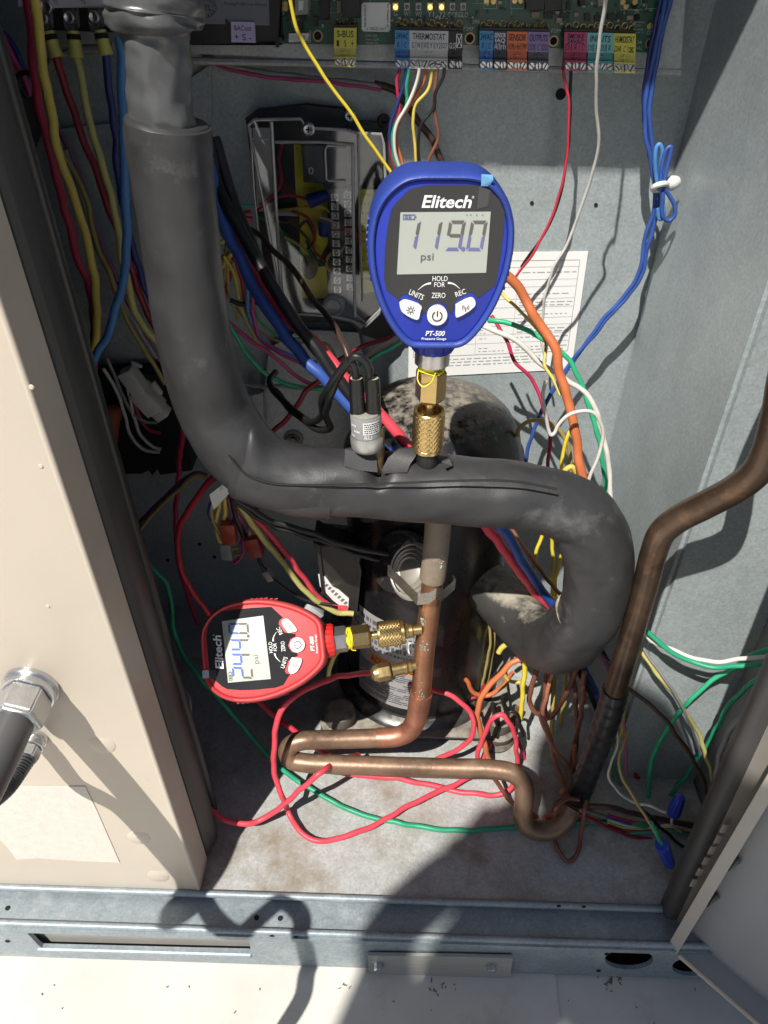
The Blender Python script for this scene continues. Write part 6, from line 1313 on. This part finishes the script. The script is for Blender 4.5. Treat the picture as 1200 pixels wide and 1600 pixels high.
wire('pale', 'yellow wire slanting down the right side wall', [(972, 965), (995, 1007), (1017, 1038), (1045, 1076), (1067, 1104), (1089, 1142), (1102, 1178), (1112, 1211), (1116, 1250)], .0021, (.49, .45), G4)
wire('grey', 'thin grey wire alongside the slanting yellow wire', [(976, 962), (1000, 1005), (1022, 1038), (1050, 1076), (1068, 1110), (1082, 1140), (1096, 1178)], .0013, (.488, .452), G4)
wire('dbrown', 'dark brown wire slanting to the lower right corner', [(968, 1062), (976, 1071), (1006, 1093), (1039, 1123), (1067, 1161), (1091, 1200), (1106, 1250)], .0021, (.48, .43), G4)
wire('grey', 'braided grey cable loop beside the right seal', [(1185, 1105), (1174, 1112), (1146, 1134), (1133, 1156), (1122, 1189), (1119, 1230)], .0026, .43, G4)
wire('grey', 'second grey cable behind the braided loop at the right seal', [(1180, 1122), (1160, 1136), (1140, 1160), (1128, 1195), (1124, 1235)], .0020, .44, G4)
wire('brown', 'brown wire loop hanging forward over the floor', [(905, 1250, .44), (885, 1247, .44), (870, 1262, .43), (865, 1293, 'z.012'), (873, 1327, 'z.005'), (886, 1345, 'z.004'), (899, 1337, 'z.005'), (908, 1300, 'z.012'), (913, 1270, .43), (918, 1252, .44)], .0022, None, G5)
wire('lbrown', 'brown cable running right along the floor tangle', [(878, 1236), (895, 1252), (913, 1264), (947, 1280), (990, 1297), (1033, 1303), (1078, 1310)], .0034, (.455, .44), G5)
wire('dbrown', 'dark brown cable above the brown one in the floor tangle', [(865, 1268), (873, 1253), (888, 1250), (907, 1258), (953, 1260), (990, 1272), (1033, 1281), (1085, 1290)], .0028, (.44, .44), G5)
wire('orange', 'orange brown arc beside the copper end on the floor', [(815, 1258), (825, 1268), (843, 1278), (863, 1274), (880, 1262)], .0030, .45, G5)
for i, (c, lab) in enumerate([('crimson', 'crimson strand in the flat bundle near the wire nuts'), ('blue', 'blue strand in the flat bundle near the wire nuts'), ('white', 'white strand in the flat bundle near the wire nuts'), ('yellow', 'yellow strand in the flat bundle near the wire nuts'), ('purple', 'purple strand in the flat bundle near the wire nuts'), ('teal', 'teal strand in the flat bundle near the wire nuts')]):
    wire(c, lab, [(950, 1272 + i * 4.5), (980, 1282 + i * 4), (1012, 1286 + i * 3.4 + 2 * math.sin(i)), (1045, 1286 + i * 3 - 3), (1085, 1292 + i * 3)], .0013, .442 - .002 * i, G5)
wire('black', 'black cable in the tangle behind the pink wire', [(905, 1050), (925, 1090), (940, 1125), (962, 1175), (985, 1220), (1015, 1262), (1050, 1285)], .0032, .545, G4)
wire('purple', 'purple wire passing behind the upper end of the taped line', [(930, 1010), (948, 1040), (958, 1065), (975, 1100)], .0026, .52, G4)
wire('brown', 'brown wire left of the lower copper end', [(772, 1216), (785, 1235), (800, 1255), (815, 1262)], .0022, .46, G5)

# ---- more of the tangle behind the copper and below the U bend
EX = [('orange', 'orange brown arc low behind the compressor base', [(690, 1045), (728, 1062), (740, 1082), (760, 1088), (785, 1072), (800, 1050)], .0026, .56), ('olive', 'olive strand right of the compressor base', [(775, 955), (772, 1005), (764, 1055), (752, 1095)], .0015, .59),
 ('brown', 'brown strand running down behind the taped line', [(912, 1050), (908, 1110), (896, 1170), (888, 1225), (892, 1262)], .0024, .51), ('red', 'red strand slanting behind the taped line', [(895, 1035), (915, 1070), (940, 1118), (962, 1165), (985, 1225)], .0024, .55),
 ('black', 'black cable curling left of the lower copper end', [(770, 1100), (778, 1140), (776, 1172), (788, 1195), (808, 1200)], .0028, .53), ('black', 'second black cable curling behind the orange wire', [(784, 1088), (794, 1130), (790, 1168), (802, 1190)], .0026, .54),
 ('yellow', 'yellow strand behind the brown strands at the coil', [(884, 1045), (882, 1090), (876, 1140), (882, 1190), (900, 1250)], .0020, .57), ('lbrown', 'light brown strand crossing in front of the coil', [(842, 1115), (852, 1142), (866, 1170), (884, 1190), (900, 1225), (922, 1255)], .0020, .49),
 ('orange', 'short bright orange strand beside the taped line', [(896, 1165), (898, 1185), (902, 1205), (910, 1222)], .0024, .50), ('grey', 'grey strand in the floor tangle under the taped line', [(905, 1262), (940, 1276), (985, 1284), (1030, 1296), (1072, 1302)], .0017, .445),
 ('dred', 'dark red strand in the floor tangle under the taped line', [(900, 1270), (940, 1288), (985, 1306), (1030, 1312), (1072, 1316)], .0020, .43), ('black', 'black strand at the very right of the floor tangle', [(1000, 1262), (1030, 1290), (1060, 1318), (1080, 1330)], .0018, .42),
 ('yellow', 'long yellow strand passing right of the taped line', [(985, 1060), (976, 1100), (972, 1140), (960, 1180), (952, 1230), (965, 1270)], .0018, .50), ('teal', 'teal strand low beside the taped line', [(955, 1160), (960, 1205), (985, 1250), (1020, 1280), (1060, 1298)], .0017, .49),
 ('purple', 'purple strand beside the pink wire', [(968, 1100), (982, 1150), (986, 1200), (996, 1250), (1020, 1285)], .0017, .505), ('white', 'white strand rising behind the taped line', [(950, 1035), (958, 1060), (968, 1095), (972, 1130)], .0017, .53),
 ('black', 'black cable crossing behind the purple wire', [(935, 1010), (952, 1035), (966, 1060), (985, 1090)], .0026, .54), ('crimson', 'crimson strand right of the red arch', [(800, 1140), (815, 1170), (818, 1200), (812, 1230)], .0022, .52),
 ('bred', 'bright red strand behind the lower copper run at right', [(742, 1206), (760, 1180), (766, 1150), (762, 1130)], .0024, .54), ('brown', 'brown strand low behind the red arch', [(808, 1105), (800, 1150), (780, 1185), (770, 1210)], .0022, .55)]
for c, lab, l, r, h in EX: wire(c, lab, l, r, h, G4)
EX2 = [('olive', 'ochre strand left in the harness knot', [(336, 768), (330, 790), (334, 815), (345, 835)], .0016), ('brown', 'brown strand in the harness knot', [(364, 772), (372, 795), (388, 815), (398, 842)], .0018), ('purple', 'purple strand in the harness knot', [(360, 772), (378, 800), (384, 825), (376, 850)], .0016), ('navy', 'navy strand left in the harness knot', [(344, 768), (334, 782), (328, 800), (331, 812)], .0018), ('pale', 'pale yellow strand right in the harness knot', [(376, 782), (386, 800), (392, 822), (386, 848)], .0016), ('dred', 'dark red strand along the yellow one to the compressor', [(368, 776), (396, 806), (424, 842), (446, 872)], .0018), ('black', 'black strand tied in the harness knot', [(350, 765), (368, 778), (390, 784), (402, 800)], .0026)]
for i, (c, lab, l, r) in enumerate(EX2): wire(c, lab, l, r, .545 + .002 * (i % 3), G6)
EX3 = [('pale', 'pale yellow strand hanging left of the dark brown wire', [(352, 372), (360, 398), (356, 432), (362, 470), (372, 500)], .0015), ('crimson', 'crimson strand behind the thick blue lead', [(345, 350), (362, 392), (378, 440), (384, 480), (400, 520)], .0018), ('green', 'thin green strand beside the clear cover base', [(392, 470), (410, 505), (440, 528), (470, 530)], .0013), ('yellow', 'yellow strand low under the clear cover', [(350, 400), (366, 430), (372, 462), (384, 500), (404, 540)], .0015), ('black', 'black strand under the clear cover corner', [(360, 470), (378, 476), (396, 470), (420, 486)], .0022)]
for i, (c, lab, l, r) in enumerate(EX3): wire(c, lab, l, r, .685 - .003 * i, G7)
# ================================================================== the technician standing behind the camera, only the shadow is in view
def skin_person():
    V = {'pelvis': (-.12, -.66, .86, .135), 'waist': (-.16, -.65, 1.02, .12), 'chest': (-.20, -.64, 1.26, .145), 'upper': (-.20, -.64, 1.47, .155), 'neck': (-.32, -.63, 1.58, .08), 'jaw': (-.37, -.615, 1.63, .09), 'head': (-.40, -.61, 1.68, .10), 'crown': (-.41, -.62, 1.73, .085),
         'shL': (-.41, -.63, 1.49, .085), 'elL': (-.49, -.60, .98, .036), 'wrL': (-.52, -.57, 1.34, .026), 'haL': (-.495, -.565, 1.42, .032), 'fiL': (-.465, -.56, 1.48, .026), 'ftL': (-.44, -.56, 1.53, .018),
         'shR': (.02, -.64, 1.52, .09), 'elR': (.12, -.55, 1.16, .045), 'wrR': (.10, -.34, 1.02, .03), 'haR': (.09, -.28, 1.0, .032),
         'hipL': (-.22, -.66, .80, .095), 'knL': (-.23, -.64, .38, .062), 'anL': (-.23, -.68, .0, .042), 'toL': (-.24, -.55, -.065, .035), 'hipR': (-.03, -.66, .80, .095), 'knR': (-.01, -.64, .38, .062), 'anR': (-.01, -.68, .0, .042), 'toR': (.0, -.55, -.065, .035)}
    E = [('pelvis', 'waist'), ('waist', 'chest'), ('chest', 'upper'), ('upper', 'neck'), ('neck', 'jaw'), ('jaw', 'head'), ('head', 'crown'), ('upper', 'shL'), ('shL', 'elL'), ('elL', 'wrL'), ('wrL', 'haL'), ('haL', 'fiL'), ('fiL', 'ftL'), ('upper', 'shR'), ('shR', 'elR'), ('elR', 'wrR'), ('wrR', 'haR'), ('pelvis', 'hipL'), ('hipL', 'knL'), ('knL', 'anL'), ('anL', 'toL'), ('pelvis', 'hipR'), ('hipR', 'knR'), ('knR', 'anR'), ('anR', 'toR')]
    ks = list(V); org = Vector((-.12, -.66, DZ))
    vs_ = [Vector(V[k][:3]) - org for k in ks]; es = [(ks.index(a), ks.index(b)) for a, b in E]; rs = [V[k][3] for k in ks]
    # fingers on both hands
    for hand, dirs in (('haL', [(.03, .0, .07), (.02, .015, .075), (.04, -.01, .065), (.045, .0, .03)]), ('haR', [(.015, .07, .01), (.0, .075, .0), (-.015, .07, -.005), (-.045, .035, .02)])):
        b = ks.index(hand)
        for d in dirs:
            m_ = vs_[b] + Vector(d) * .6; t_ = vs_[b] + Vector(d) * 1.2
            vs_ += [m_, t_]; rs += [.011, .009]; es += [(b, len(vs_) - 2), (len(vs_) - 2, len(vs_) - 1)]
    me = bpy.data.meshes.new('person'); me.from_pydata([tuple(v) for v in vs_], es, [])
    o = bpy.data.objects.new('person', me); COL.objects.link(o); o.location = org + Vector((.03, 0, 0))
    md = o.modifiers.new('skin', 'SKIN'); md.use_smooth_shade = True
    for i, r in enumerate(rs): me.skin_vertices[0].data[i].radius = (r, r)
    me.skin_vertices[0].data[0].use_root = True
    s = o.modifiers.new('sub', 'SUBSURF'); s.levels = 2; s.render_levels = 2
    me.materials.append(M('navy_workwear', (.05, .06, .09), .8))
    tag(o, 'technician in dark workwear behind the camera, shadow across the floor', 'person')
    return o
skin_person()
